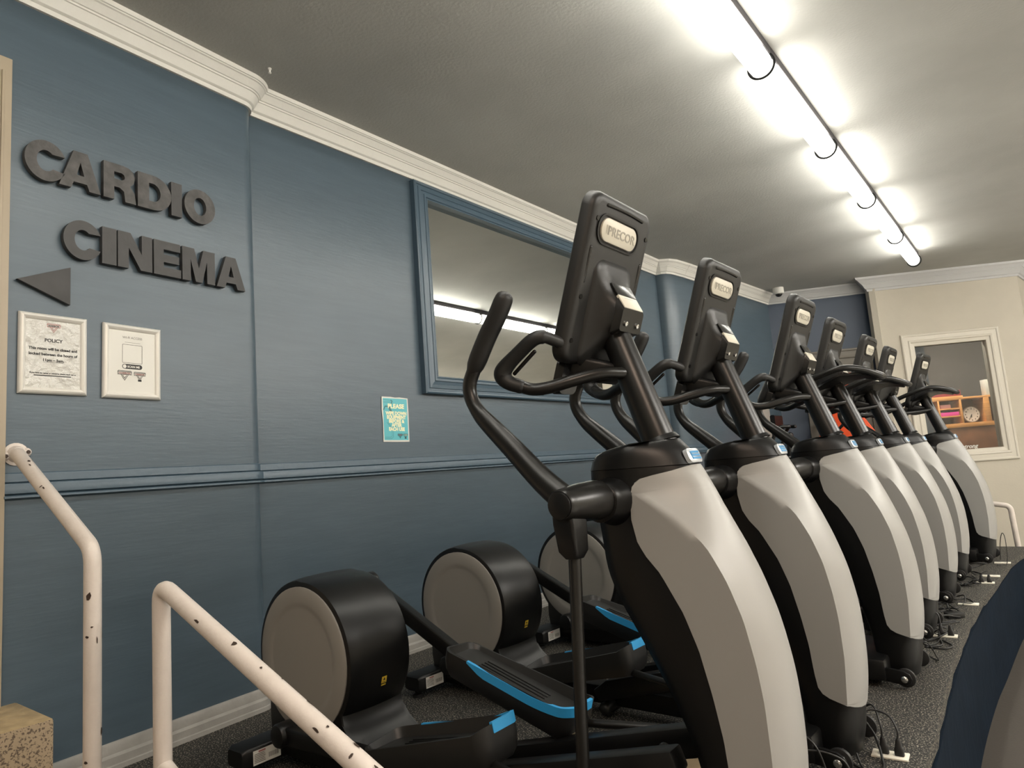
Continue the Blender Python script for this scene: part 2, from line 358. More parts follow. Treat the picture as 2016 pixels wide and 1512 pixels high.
# ------------------------------------------------------------------ big foam letters
def arc(cx, cy, rx, ry, a0, a1, n=20): return [(cx + rx * math.cos(math.radians(a0 + (a1 - a0) * k / n)), cy + ry * math.sin(math.radians(a0 + (a1 - a0) * k / n))) for k in range(n + 1)]
G = {}                                   # glyphs in a unit square: list of convex-or-not outlines, holes bridged as quads
G['I'] = ('poly', [(0, 0), (1, 0), (1, 1), (0, 1)])
G['E'] = ('poly', [(0, 0), (1, 0), (1, .24), (.36, .24), (.36, .39), (.93, .39), (.93, .61), (.36, .61), (.36, .76), (.98, .76), (.98, 1), (0, 1)])
G['N'] = ('poly', [(0, 0), (.31, 0), (.31, .58), (.66, 0), (1, 0), (1, 1), (.69, 1), (.69, .44), (.36, 1), (0, 1)])
G['M'] = ('poly', [(0, 0), (.25, 0), (.25, .66), (.40, 0), (.60, 0), (.75, .66), (.75, 0), (1, 0), (1, 1), (.64, 1), (.5, .42), (.36, 1), (0, 1)])
G['C'] = ('poly', arc(.5, .5, .5, .52, 38, 322, 36)[:0] + [(.5 + .5 * math.cos(math.radians(a)), .5 + .52 * math.sin(math.radians(a))) for a in range(24, 337, 8)] + [(.5 + .22 * math.cos(math.radians(a)), .5 + .27 * math.sin(math.radians(a))) for a in range(318, 41, -9)])
G['O'] = ('ring', [(.5 + .5 * math.cos(t), .5 + .52 * math.sin(t)) for t in [2 * math.pi * k / 40 for k in range(40)]], [(.5 + .2 * math.cos(t), .5 + .27 * math.sin(t)) for t in [2 * math.pi * k / 40 for k in range(40)]])
def both(outer, inner): return ('ring', outer, inner)
n_ = 40
def sampled(poly, n=40):
    L = [0]; P = poly + [poly[0]]
    for a, b in zip(P, P[1:]): L.append(L[-1] + math.hypot(b[0] - a[0], b[1] - a[1]))
    out = []
    for k in range(n):
        t = L[-1] * k / n
        for i in range(len(P) - 1):
            if t <= L[i + 1] + 1e-9:
                f = (t - L[i]) / max(L[i + 1] - L[i], 1e-9); out.append((P[i][0] + (P[i + 1][0] - P[i][0]) * f, P[i][1] + (P[i + 1][1] - P[i][1]) * f)); break
    return out
G['D'] = ('holes', [(0, 0), (.45, 0)] + arc(.45, .5, .55, .5, -80, 80, 14) + [(.45, 1), (0, 1)], [(.33, .24), (.45, .24)] + arc(.45, .5, .22, .26, -75, 75, 8) + [(.45, .76), (.33, .76)])
G['R'] = ('holes', [(0, 0), (.32, 0), (.32, .36), (.48, .36), (.62, .28), (.66, 0), (1, 0), (.95, .3), (.80, .46), (.93, .58), (.97, .74), (.90, .90), (.76, .98), (.6, 1), (0, 1)], [(.32, .58), (.55, .58), (.63, .62), (.65, .68), (.62, .75), (.55, .78), (.32, .78)])
G['A'] = ('holes', [(0, 0), (.28, 0), (.34, .17), (.66, .17), (.72, 0), (1, 0), (.67, 1), (.33, 1)], [(.41, .37), (.59, .37), (.5, .72)])
def glyph(name, ch, s0, s1, z0, z1, m, label, depth=.024, off=.006):
    g = G[ch]; W = s1 - s0; H = z1 - z0
    curve = bpy.data.curves.new(name, 'CURVE'); curve.dimensions = '2D'; curve.fill_mode = 'BOTH'; curve.extrude = depth / 2
    for pl in ([g[1]] if g[0] == 'poly' else [g[1], g[2]]):
        sp = curve.splines.new('POLY'); sp.points.add(len(pl) - 1); sp.use_cyclic_u = True
        for i, (a, b) in enumerate(pl): sp.points[i].co = (a * W, b * H, 0, 1)
    t = bpy.data.objects.new('t', curve); C.objects.link(t)
    me = bpy.data.meshes.new_from_object(t.evaluated_get(bpy.context.evaluated_depsgraph_get()))
    bpy.data.objects.remove(t); bpy.data.curves.remove(curve)
    me.transform(lm(s0, z0, off + depth / 2)); me.name = name; me.materials.clear()
    return link(name, me, m)
row1 = [('C', .409, .569), ('A', .540, .710), ('R', .722, .868), ('D', .876, 1.040), ('I', 1.040, 1.095), ('O', 1.108, 1.276)]
row2 = [('C', .558, .716), ('I', .716, .778), ('N', .784, .942), ('E', .950, 1.085), ('M', 1.092, 1.268), ('A', 1.277, 1.445)]
pos1 = ['round scuffed charcoal foam letter C starting CARDIO at top left', 'scuffed charcoal foam letter A between C and R in CARDIO', 'scuffed charcoal foam letter R in CARDIO',
        'scuffed charcoal foam letter D in CARDIO', 'narrow charcoal foam letter I in CARDIO beside the final O', 'scuffed charcoal foam letter O ending CARDIO']
pos2 = ['clean charcoal foam letter C starting CINEMA above the triangle', 'narrow charcoal foam letter I after the C of CINEMA', 'charcoal foam letter N in CINEMA',
        'charcoal foam letter E in CINEMA', 'wide charcoal foam letter M in CINEMA', 'charcoal foam letter A ending CINEMA, nearest the wall corner']
for (ch, s0, s1), lb in zip(row1, pos1):
    d = 0 if ch in 'CO' else .0
    tag(glyph('foam_letter', ch, s0, s1, 2.472, 2.645, LETTW if ch != 'I' else LETT, lb), lb, 'letter', 'foam letters spelling CARDIO')
for (ch, s0, s1), lb in zip(row2, pos2):
    tag(glyph('foam_letter', ch, s0, s1, 2.157, 2.328, LETT, lb), lb, 'letter', 'foam letters spelling CINEMA')
mb = MB(); mb.prism([(.392, 2.022), (.590, 1.943), (.590, 2.110)], lambda a, b, d: LQ(a, b, d), .004, .024)
tag(build('foam_arrow', mb, LETT, bevel=.001), 'charcoal foam triangle pointing left below the word CINEMA', 'arrow')

# ------------------------------------------------------------------ framed notices
def triangle_logo(mb, mtx, w, mi_line, mi_text, word='HARBOR'):
    def P(a, b, d=.0): return mtx @ Vector((a, b, d))
    def bar(a, b, t):
        a = Vector(a); b = Vector(b); d = (b - a).normalized() * t / 2; n = Vector((-d.y, d.x))
        mb.mat(mi_line).add([P(*(a - d - n), .0006), P(*(b + d - n), .0006), P(*(b + d + n), .0006), P(*(a - d + n), .0006)], [(0, 1, 2, 3)]); mb.mat(0)
    t = w * .035
    for a, b in (((-.5, .22), (.5, .22)), ((-.5, .02), (.5, .02)), ((-.5, .22), (-.46, .02)), ((.5, .22), (.46, .02)), ((-.46, .30), (.46, .30)), ((-.46, .30), (-.5, .22)), ((.46, .3), (.5, .22)), ((-.28, .02), (0, -.42)), ((.28, .02), (0, -.42)), ((-.14, -.04), (0, -.27)), ((.14, -.04), (0, -.27))):
        bar((a[0] * w, a[1] * w), (b[0] * w, b[1] * w), t)
    add_text(mb, word, w * .19, mtx @ Matrix.Translation((0, w * .055, .0006)), mi_text, offset=w * .004, extrude=.0001, spacing=1.1)
def notice(s0, s1, z0, z1, label, tilt, fn, sheet):
    W = s1 - s0; H = z1 - z0; b = .026
    t = thing('framed_notice', label, 'picture frame', LQ((s0 + s1) / 2, (z0 + z1) / 2, .003), 0, 'silver frames beside the door')
    rot = math.atan2(LDIR.y, LDIR.x); t.rotation_euler = (math.pi / 2, tilt, rot, ); t.rotation_euler = (frame_mtx((0, 0, 0), LD3, (0, 0, 1)) @ Matrix.Rotation(tilt, 4, 'Z')).to_euler()
    mb = MB(); prof = [(0, 0), (0, .008), (.006, .015), (.014, .018), (.021, .013), (b, .006), (b, 0)]
    cs = [(-W / 2, -H / 2, 1, 1), (W / 2, -H / 2, -1, 1), (W / 2, H / 2, -1, -1), (-W / 2, H / 2, 1, -1)]
    for i in range(4):
        p = cs[i]; q = cs[(i + 1) % 4]
        mb.rings([[(c[0] + c[2] * d, c[1] + c[3] * d, h) for d, h in prof] for c in (p, q)], False, False)
    build('frame', mb, ALU, t, smooth=50)
    mb = MB(); mb.box(-W / 2 + b - .002, W / 2 - b + .002, -H / 2 + b - .002, H / 2 - b + .002, .001, .005); build('sheet', mb, sheet, t, smooth=0)
    mb = MB(); fn(mb); build('print', mb, [INK, GINK, PINK], t, smooth=0)
    return t
def T(x, y, z=.0056): return Matrix.Translation((x, y, z))
def fn1(mb):
    triangle_logo(mb, T(0, .115), .05, 2, 0)
    add_text(mb, 'POLICY', .020, T(.0, .052), 0, offset=.0006, extrude=.0001)
    add_text(mb, 'This room will be closed and', .0155, T(0, .017), 0, offset=.0006, extrude=.0001)
    add_text(mb, 'locked between the hours of', .0155, T(0, -.006), 0, offset=.0006, extrude=.0001)
    add_text(mb, '11pm \u2013 5am.', .0155, T(0, -.030), 0, offset=.0006, extrude=.0001)
    mb.box(-.038, .038, -.034, -.033, .0054, .0057)
    add_text(mb, 'If you have any issues or concerns, please reach out to', .0078, T(0, -.083), 0, offset=.0003, extrude=.0001)
    add_text(mb, 'manager at the front desk', .0078, T(0, -.093), 0, offset=.0003, extrude=.0001) if False else mb.box(-.072, .068, -.0925, -.0885, .0054, .0056)
def fn2(mb):
    add_text(mb, 'WI-FI ACCESS', .0145, T(0, .108), 1, extrude=.0001)
    mb.mat(1).box(-.034, .036, .090, .0912, .0054, .0056); mb.mat(0)
    o = rrect(.045, .043, .004); i_ = rrect(.0435, .0415, .003)
    mb.rings([[(a, b + .038, .0057) for a, b in o], [(a, b + .038, .0057) for a, b in i_]], False, False)
    pl = rrect(.045, .011, .0109); mb.rings([[(a, b - .021, .0054) for a, b in pl], [(a, b - .021, .0057) for a, b in pl]])
    triangle_logo(mb, T(-.034, -.060), .060, 0, 2); triangle_logo(mb, T(.034, -.060), .052, 0, 2)
    mb.box(.026, .042, -.087, -.078, .0054, .0058)
n1 = notice(.404, .662, 1.556, 1.893, 'silver framed room closing hours notice in a wrinkled glossy sleeve, left one', 0, fn1, PAPERW)
n2 = notice(.727, .987, 1.552, 1.891, 'silver framed WI-FI ACCESS notice, nearer the wall corner', -.01, fn2, PAPER)
mb = MB(); add_text(mb, 'SCAN ME', .0135, T(.006, -.0258, .0059), 0, offset=.0004, extrude=.0001)
mb.lathe((-.034, -.021, .0058), (0, 0, 1), [(0, .0085), (.0003, .0085)], 20)
build('scan_caption', mb, WHT, n2, smooth=0)

# ------------------------------------------------------------------ teal poster on the main wall
MWX = -3.37
mp = frame_mtx((MWX + .003, 3.062, 1.493), (0, 1, 0), (0, 0, 1)) @ Matrix.Rotation(-.012, 4, 'Z')
t = thing('wall_poster', 'small teal poster reading PLEASE WIPE DOWN EQUIPMENT below the mirror', 'poster'); t.matrix_world = mp
mb = MB(); random.seed(5); ring = []
for a, b in [(-.115, -.148), (0, -.149), (.113, -.148), (.114, -.05), (.116, .05), (.113, .145), (.04, .149), (.0, .146), (-.04, .149), (-.115, .148), (-.119, .06), (-.112, -.02)]: ring.append((a, b))
mb.rings([[(a, b, 0) for a, b in ring], [(a, b, .0015) for a, b in ring]]); build('sheet', mb, PAPER, t, smooth=0)
mb = MB(); mb.box(-.106, .104, -.137, .139, .0015, .0022); build('teal_field', mb, TEAL, t, smooth=0)
mb = MB(); P_ = lambda a, b: (a, b, .0026)
for pts, r in (([(-.104, .128), (-.04, .126)], .0015), ([(-.104, .112), (-.04, .114)], .0015), ([(-.04, .127), (-.028, .122), (-.036, .10)], .006), ([(-.06, .085), (-.045, .06), (-.035, .045)], .010), ([(-.104, .06), (-.09, .085), (-.06, .085)], .005),
               ([(-.07, -.02), (-.03, -.06), (-.028, -.115), (-.045, -.128), (-.1, -.128)], .0014), ([(-.08, -.02), (-.04, -.06), (-.038, -.11), (-.05, -.118), (-.1, -.118)], .0014)):
    mb.tube([P_(a, b) for a, b in pts], r, 6, round_ends=False)
mb.v = [(a, b, .0023 + (c - .0026) * .03) for a, b, c in mb.v]
build('bottle_drawing', mb, TEALD, t, smooth=0)
mb = MB(); L = [('PLEASE', .040, .074), ('WIPE DOWN', .031, .030), ('EQUIPMENT', .031, .004), ('BEFORE &', .031, -.022), ('AFTER', .031, -.048), ('EACH USE', .031, -.075)]
for tx, sz, y in L: add_text(mb, tx, sz, T(.004, y, .003), 0, offset=.0018, extrude=.0002, xscale=.98 if tx != 'PLEASE' else 1.15)
build('lettering', mb, CREAMI, t, smooth=0)
mb = MB(); triangle_logo(mb, T(.030, -.108, .003), .042, 0, 2); triangle_logo(mb, T(.078, -.108, .003), .040, 0, 1); mb.box(.070, .086, -.127, -.121, .003, .0034)
build('logos', mb, [INK, CREAMI, PINK], t, smooth=0)
# notice further along the wall, seen between the second and third machine
mb = MB(); mb.box(MWX + .001, MWX + .004, 6.62, 6.86, 1.30, 1.66)
tag(build('paper_notice', mb, PAPER, smooth=0), 'white paper notice on the blue wall, mostly hidden behind the second machine', 'notice')

# ------------------------------------------------------------------ wall mirror
MY0, MY1, MZ0, MZ1 = 3.32, 6.06, 1.675, 3.235
mt = thing('wall_mirror', 'large wall mirror in a blue moulded frame reflecting the ceiling lamps', 'mirror', (MWX, (MY0 + MY1) / 2, MZ0))
cy, cz = (MY0 + MY1) / 2, MZ0
mb = MB(); fw = .125
prof = [(0, 0), (0, .044), (.010, .050), (.022, .048), (.026, .042), (.036, .042), (.040, .048), (.064, .050), (.068, .044), (.088, .048), (.092, .054), (.108, .054), (.114, .046), (.118, .050), (fw, .050), (fw, 0)]
cs = [(MY0, MZ0, 1, 1), (MY1, MZ0, -1, 1), (MY1, MZ1, -1, -1), (MY0, MZ1, 1, -1)]
for i in range(4):
    mb.rings([[(h, c[0] + c[2] * d - cy, c[1] + c[3] * d - cz) for d, h in prof] for c in (cs[i], cs[(i + 1) % 4])], False, False)
build('frame', mb, BLUET, mt, smooth=25)
mb = MB(); tl = math.tan(math.radians(.85)); y0, y1, z0, z1 = MY0 + fw - .003 - cy, MY1 - fw + .003 - cy, fw - .003, MZ1 - MZ0 - fw + .003
x_ = lambda z: .0485 - z * math.tan(math.radians(1.85))
yy = .0
mb.add([(x_(z0), y0, z0), (x_(z0), y1, z0), (x_(z1), y1, z1), (x_(z1), y0, z1), (.0005, y0, z0), (.0005, y1, z0), (.0004, y1, z1), (.0004, y0, z1)], [(0, 1, 2, 3), (4, 7, 6, 5), (0, 4, 5, 1), (1, 5, 6, 2), (2, 6, 7, 3), (3, 7, 4, 0)])
build('glass', mb, MIRR, mt, smooth=0)

# ------------------------------------------------------------------ strip lights
LX, LZ, LR = -1.000, 3.298, .066
def strip_light(y0, y1, label):
    t = thing('strip_light', label, 'ceiling light', (LX, (y0 + y1) / 2, CZ), 0, 'strip lights end to end on the ceiling')
    L = (y1 - y0) / 2; z = LZ - CZ
    mb = MB(); mb.box(-.060, .060, -L + .002, L - .002, z + .048, 0); build('housing', mb, RAIL, t, bevel=.003)
    mb = MB(); mb.cyl((0, -L + .13, z), (0, L - .13, z), LR, n=32); build('diffuser', mb, LAMP, t)
    for sgn in (-1, 1):
        mb = MB(); mb.tube([(0, sgn * (L - .13), z), (0, sgn * (L - .04), z)], [LR, LR], 32, round_ends=False)
        build('diffuser_end', mb, LAMPE, t)
    mb = MB(); rs = []
    for k in range(25):
        a = math.radians(50 - 280 * k / 24); rs.append((math.cos(a) * (LR + .008), L - .01, z + math.sin(a) * (LR + .008)))
    mb.tube(rs, .0072, 8, round_ends=False); build('clip', mb, CLIP, t)
    return t
js = [-2.0, -.53, .93, 2.39, 3.87, 5.33, 6.79, 8.30, 9.62]
lab = {3.87: 'brightest strip light at the top edge, nearest of the visible run', 5.33: 'second strip light of the run above the nearest machine', 6.79: 'third strip light of the run on the ceiling', 8.30: 'fourth strip light, next to the last of the run', 9.62: 'farthest strip light with a rounded end near the end wall'}
for a, b in zip(js, js[1:]):
    strip_light(a, b, lab.get(b, 'strip light of the run on the ceiling above the photographer'))
last = MB(); last.lathe((0, 9.62 - .045 - 8.96, LZ - CZ), (0, 1, 0), [(0, LR), (.02, LR * .95), (.04, LR * .75), (.052, LR * .35), (.055, 0)], 32)
ends = [o for o in bpy.data.objects if o.name.startswith('strip_light') and abs(o.location.y - 8.96) < .01][0]
build('end_cap', last, LAMPE, ends)
# second run on the other side of the room (seen in the mirror), and panels behind the camera
def lamp2(y0, y1):
    t = thing('strip_light', 'strip light on the far side of the room, seen only in the mirror', 'ceiling light', (3.75, (y0 + y1) / 2, CZ), 0, 'strip lights seen in the mirror')
    L = (y1 - y0) / 2
    mb = MB(); mb.box(-.035, .035, -L, L, -.035, 0); build('housing', mb, RAIL, t)
    mb = MB(); mb.cyl((0, -L + .05, -.08), (0, L - .05, -.08), .055, n=24); build('diffuser', mb, LAMP2, t)
for k in range(9): lamp2(1.0 + k * 1.5, 2.5 + k * 1.5)
for x, y in ((1.1, -1.3), (3.4, 2.2), (3.4, 6.4)):
    t = thing('ceiling_panel', 'flat warm ceiling light panel over the lower floor', 'ceiling light', (x, y, CZ), 0, 'warm panels over the lower floor')
    mb = MB(); mb.box(-.31, .31, -.61, .61, -.05, 0); build('frame', mb, CROWN, t)
    mb = MB(); mb.box(-.28, .28, -.58, .58, -.056, -.05); build('panel', mb, PANELG, t)
# pier and beam across the room that the mirror shows
mb = MB(); mb.box(2.5, 5.6, 13.0, 16.9, LOW, CZ); struct('wall_column', mb, CREAM, 'cream walled block across the room, seen in the mirror')
struct('trim_9', sweep([(2.5, 16.9), (2.5, 13.0), (5.6, 13.0)][::1], [(-d, z) for d, z in crownB] if False else crownB), CROWN2, 'crown moulding round the cream block seen in the mirror', smooth=25)

# hook and dome camera
t = thing('ceiling_hook', 'tiny white hook screwed into the ceiling by the rounded moulding end', 'hook', (-3.085, 2.02, CZ))
mb = MB(); mb.lathe((0, 0, 0), (0, 0, -1), [(0, .010), (.006, .010), (.010, .006), (.02, .005), (.028, .009), (.033, 0)], 14); build('hook_body', mb, CROWN, t)
t = thing('dome_camera', 'small white dome security camera in the far ceiling corner', 'camera', (-2.74, 9.93, CZ))
mb = MB(); mb.lathe((0, 0, 0), (0, 0, -1), [(0, .075), (.06, .075), (.085, .068), (.092, .05)], 28); build('housing', mb, CROWN, t)
mb = MB(); mb.lathe((0, 0, -.088), (0, 0, -1), [(0, .05), (.018, .044), (.034, .028), (.042, 0)], 28); build('lens_dome', mb, LENS, t)

# ------------------------------------------------------------------ stairs and handrails at the left
mb = MB(); mb.box(-3.24, -2.83, -.6, .925, LOW, .372)
o = struct('stair_landing', mb, [CONC, CONCT], 'broken concrete landing block under the door', bevel=.012)
for p in o.data.polygons:
    if p.normal.z > .7: p.material_index = 1
mb = MB()
for k in range(3): mb.box(-2.83 + .33 * k, -2.83 + .33 * (k + 1), -.6, .925, LOW, .372 - .19 * (k + 1) - (.02 if k == 2 else 0))
struct('stair_steps', mb, CONC, 'concrete steps going down from the landing', bevel=.008)
def chips(parent, segs, seed, n):
    random.seed(seed); mb = MB()
    for k in range(n):
        a, b = random.choice(segs); a = Vector(a); b = Vector(b); f = random.uniform(.05, .95); c = a.lerp(b, f); d = (b - a).normalized()
        toC = (Vector((0, 0, 1.1)) - c); toC = (toC - d * toC.dot(d)).normalized(); s = toC.cross(d)
        ang = random.uniform(-1.1, 1.1); L = random.uniform(.003, .016); Wd = random.uniform(.08, .34); K = 7; ringo = []
        for j in range(K):
            q = 2 * math.pi * j / K; rr = random.uniform(.6, 1.1); aa = ang + math.sin(q) * Wd * rr; ringo.append(c + d * math.cos(q) * L * rr + (toC * math.cos(aa) + s * math.sin(aa)) * .0264)
        mb.add(ringo, [tuple(range(K))])
    return build('paint_chips', mb, CHIP, parent, smooth=0)
yA = .882
t1 = thing('handrail', 'white pipe handrail bolted to the blue wall beside the door, chipped paint', 'handrail', (-2.38, yA, 0), 0, 'white pipe handrails at the steps')
def rel(t, p): return tuple(Vector(p) - t.location)
def corner(a, b, c, r, n=7):
    a, b, c = Vector(a), Vector(b), Vector(c); p = b + (a - b).normalized() * r; q = b + (c - b).normalized() * r
    return [(p * (1 - t_) ** 2 + b * 2 * t_ * (1 - t_) + q * t_ * t_) for t_ in [k / n for k in range(n + 1)]]
A_, B_, D_ = (-3.10, yA, 1.305), (-2.392, yA, .955), (-2.392, yA, .0)
mb = MB(); mb.tube([rel(t1, p) for p in [A_] + corner(A_, B_, D_, .05) + [D_]], .025, 24); build('pipe', mb, PIPE, t1)
chips(t1, [(rel(t1, A_), rel(t1, B_)), (rel(t1, B_), rel(t1, (-2.392, yA, .3)))], 11, 13).location = (0, 0, 0)
mb = MB(); c0 = LQ(.405, 1.312, 0)
mb.lathe(rel(t1, c0), LN, [(0, .045), (.006, .045), (.010, .034), (.03, .026)], 20)
for s in (-.036, .036): mb.lathe(rel(t1, LQ(.405 + s, 1.312 + s * .2, .006)), LN, [(0, .018), (.006, .016), (.012, .010)], 12)
build('wall_flange', mb, PIPE, t1)
for s in (-.038, .038):
    mb = MB(); mb.lathe(rel(t1, LQ(.405 + s, 1.312 + s * .2, .016)), LN, [(0, .009), (.006, .007)], 6); build('bolt', mb, CHIP, t1)
yB = .965
t2 = thing('handrail', 'white pipe handrail with a rounded top bend and mid rail, in front of the drums', 'handrail', (-2.12, yB, 0), 0, 'white pipe handrails at the steps')
A_, B_, D_ = (-2.118, yB, -.15), (-2.118, yB, .845), (-.95, yB, .405)
mb = MB(); mb.tube([rel(t2, p) for p in [A_] + corner(A_, B_, D_, .055) + [D_]], .025, 24)
build('pipe', mb, PIPE, t2)
chips(t2, [(rel(t2, (-2.0, yB, .80)), rel(t2, (-1.2, yB, .50)))], 5, 12)
chips(t2, [(rel(t2, (-1.22, yB, .507)), rel(t2, (-1.16, yB, .485)))], 9, 5)
A_, D_ = (-2.118, yB, .34), (-.95, yB, -.10)
mb = MB(); mb.tube([rel(t2, A_), rel(t2, D_)], .023, 20); build('mid_rail', mb, PIPE, t2)
mb = MB(); mb.tube([rel(t2, (-.95, yB, .405)), rel(t2, (-.95, yB, LOW))], .025, 20); build('front_post', mb, PIPE, t2)
t3 = thing('handrail', 'small white handrail at the far end of the platform', 'handrail', (-.37, 8.36, 0), 0, 'white pipe handrails at the steps')
A_, B_, D_ = (-1.1, 8.36, .50), (-.385, 8.36, .38), (-.36, 8.36, LOW)
mb = MB(); mb.tube([rel(t3, p) for p in [A_] + corner(A_, B_, D_, .05) + [D_]], .025, 20); build('pipe', mb, PIPE, t3)
mb = MB(); mb.tube([rel(t3, (-1.1, 8.36, .5)), rel(t3, (-1.1, 8.36, LOW))], .025, 20); build('rear_post', mb, PIPE, t3)

# ------------------------------------------------------------------ office window
t = struct('window_1', MB().box(0, 0, 0, 0, 0, 0), TRIMW) if False else None
mb = MB(); prof = [(0, 0), (0, .022), (.012, .030), (.028, .028), (.036, .020), (.085, .020), (.095, .028), (.115, .024), (.125, .010), (.165, .004), (.170, -.06), (.170, -.12), (.13, -.12), (.13, 0)]
o0 = .17; cs = [(WS0 - o0, WZ0 - o0, 1, 1), (WS1 + o0, WZ0 - o0, -1, 1), (WS1 + o0, WZ1 + o0, -1, -1), (WS0 - o0, WZ1 + o0, 1, -1)]
for i in range(4): mb.rings([[PQ(c[0] + c[2] * d, c[1] + c[3] * d, -h) for d, h in prof] for c in (cs[i], cs[(i + 1) % 4])], False, False)
win = struct('window_1', mb, TRIMW, 'office window in a white moulded frame', smooth=25)
mb = MB(); pbox(mb, WS0 - .005, WS1 + .005, WZ0 - .005, WZ1 + .005, .040, .046); build('pane', mb, glass, win, smooth=0)
mb = MB(); add_text(mb, 'armstrong', .075, frame_mtx(PQ(1.10, .928, .036), (pdir.x, pdir.y, 0), (0, 0, 1)), 0, align='RIGHT', offset=.002, shear=.3, extrude=.0008)
build('window_lettering', mb, WHT, win, smooth=0)
# office beyond
mb = MB(); pbox(mb, -.6, 3.4, LOW, CZ, 2.4, 2.5); struct('wall_office_back', mb, OFFW)
mb = MB(); pbox(mb, 0.10, .16, LOW, CZ, .42, 2.4); struct('wall_office_left', mb, OFFW)
DO = 1.2                                     # desk front this far behind the window wall
desk = thing('office_shelf_unit', 'orange pine shelf unit with pigeonholes seen through the office window', 'shelf unit', PQ(1.5, LOW, DO))
dl = desk.location
def dpart(name, m, *boxes, parent=desk, bevel=.003):
    mb = MB()
    for (s0, s1, z0, z1, o0, o1) in boxes: pbox(mb, s0, s1, z0, z1, DO + o0, DO + o1)
    base_ = parent.location if parent.parent is None else Vector((0, 0, 0))
    off = dl if parent is desk else parent.location
    mb.v = [tuple(Vector(v) - off) for v in mb.v]
    return build(name, mb, m, parent, bevel=bevel)
dpart('top_board', WOOD, (.62, 1.57, 1.650, 1.712, 0, .34), (1.55, 2.9, 1.655, 1.685, 0, .34))
dpart('bottom_board', WOOD, (.62, 2.9, 1.228, 1.290, -.005, .34))
dpart('divider', WOOD, (1.505, 1.535, 1.288, 1.652, 0, .34))
dpart('divider', WOOD, (1.195, 1.222, 1.288, 1.652, 0, .34))
dpart('divider', WOOD, (1.845, 1.925, 1.288, 1.656, 0, .34))
dpart('divider', WOOD, (.62, .66, 1.288, 1.652, 0, .34))
dpart('shelf', WOOD, (1.222, 1.505, 1.508, 1.530, .02, .34)); dpart('shelf', WOOD, (1.222, 1.505, 1.392, 1.412, .02, .34)); dpart('shelf', WOOD, (.66, 1.195, 1.392, 1.412, .02, .34))
dpart('back_board', WOODD, (.62, 2.9, 1.228, 1.70, .33, .345))
dpart('front_panel', WOODD, (.62, 2.9, LOW, 1.228, .01, .05))
dpart('door', LGREY, (1.96, 2.6, 1.31, 1.63, .0, .012))
def loose(name, m, label, cat, *boxes, bevel=.003, group=None):
    mb = MB()
    for (s0, s1, z0, z1, o0, o1) in boxes: pbox(mb, s0, s1, z0, z1, DO + o0, DO + o1)
    return tag(build(name, mb, m, bevel=bevel), label, cat, group)
loose('storage_box', REDP, 'dark red box on top of the office shelf unit', 'box', (1.16, 1.56, 1.713, 1.80, .03, .3))
loose('paper_stack', PKP, 'pale pink stack of paper in the upper pigeonhole', 'paper', (1.25, 1.40, 1.531, 1.590, .05, .3))
loose('magenta_folder', MAG, 'magenta folder lying in the middle pigeonhole', 'folder', (1.226, 1.495, 1.413, 1.470, .03, .3))
loose('white_carton', PAPER, 'upright white carton on the right end of the shelf top', 'box', (1.915, 2.02, 1.688, 1.925, .02, .16))
ck = thing('desk_clock', 'round white clock standing in the office shelf', 'clock', PQ(1.692, 1.415, DO + .10))
cmx = frame_mtx((0, 0, 0), (pdir.x, pdir.y, 0), (0, 0, 1)); nn_ = Vector((pn.x, pn.y, 0))
mb = MB(); mb.lathe((0, 0, 0), nn_, [(-.02, .120), (.010, .120), (.016, .114), (.012, .108)], 36); build('case', mb, LGREY, ck)
mb = MB(); mb.lathe(nn_ * .010, nn_, [(0, .109), (.003, .109)], 36); build('face', mb, CLK, ck)
mb = MB()
for k in range(12):
    a = math.radians(90 - 30 * (k + 1)); add_text(mb, str(k + 1), .030, cmx @ Matrix.Translation((.087 * math.cos(a), .087 * math.sin(a) - .010, .0145)), 0, offset=.0012, extrude=.0004)
for a, L, w_ in ((-118, .07, .004), (-100, .045, .005)):
    mb.tube([cmx @ Vector((0, 0, .016)), cmx @ Vector((L * math.cos(math.radians(a)), L * math.sin(math.radians(a)), .016))], w_, 6)
build('numerals_and_hands', mb, INK, ck, smooth=0)
# wall grille on the cream alcove
mb = MB(); mb.box(-.035, .01, -.10, .16, -.075, .075)
g_ = build('grille_body', mb, GRIL, bevel=.006); g_.location = (.0, 0, 0)
gt = thing('wall_unit', 'small grey box mounted on the cream wall at the right edge', 'wall box', (.06, 11.86, 2.86)); g_.parent = gt
# far door in the dark blue wall
bdir = (Vector(BACK[1]) - Vector(BACK[0])).normalized(); bn = Vector((bdir.y, -bdir.x))
def BQ(s, z, o=0): q = Vector(BACK[0]) + bdir * s + bn * o; return Vector((q.x, q.y, z))
def bbox_(mb, s0, s1, z0, z1, o0, o1):
    vs = [BQ(s, z, o) for s in (s0, s1) for o in (o0, o1) for z in (z0, z1)]
    return mb.add(vs, [(0, 1, 3, 2), (4, 6, 7, 5), (0, 4, 5, 1), (2, 3, 7, 6), (0, 2, 6, 4), (1, 5, 7, 3)])
mb = MB(); bbox_(mb, .36, .47, LOW, 2.44, 0, .04); bbox_(mb, 1.20, 1.31, LOW, 2.44, 0, .04); bbox_(mb, .36, 1.31, 2.34, 2.44, 0, .042); bbox_(mb, .33, 1.34, 2.44, 2.47, 0, .055)
dr = struct('door_2', mb, DOORP, 'taupe door in the dark blue end wall', bevel=.004)
mb = MB(); bbox_(mb, .47, 1.20, LOW, 2.34, .003, .02)
for z0, z1 in ((LOW + .2, .5), (.65, 2.15)):
    for s0, s1 in ((.55, .80), (.88, 1.12)): bbox_(mb, s0, s1, z0, z1, .02, .028)
build('door_panel', mb, DOORP, dr, bevel=.004)

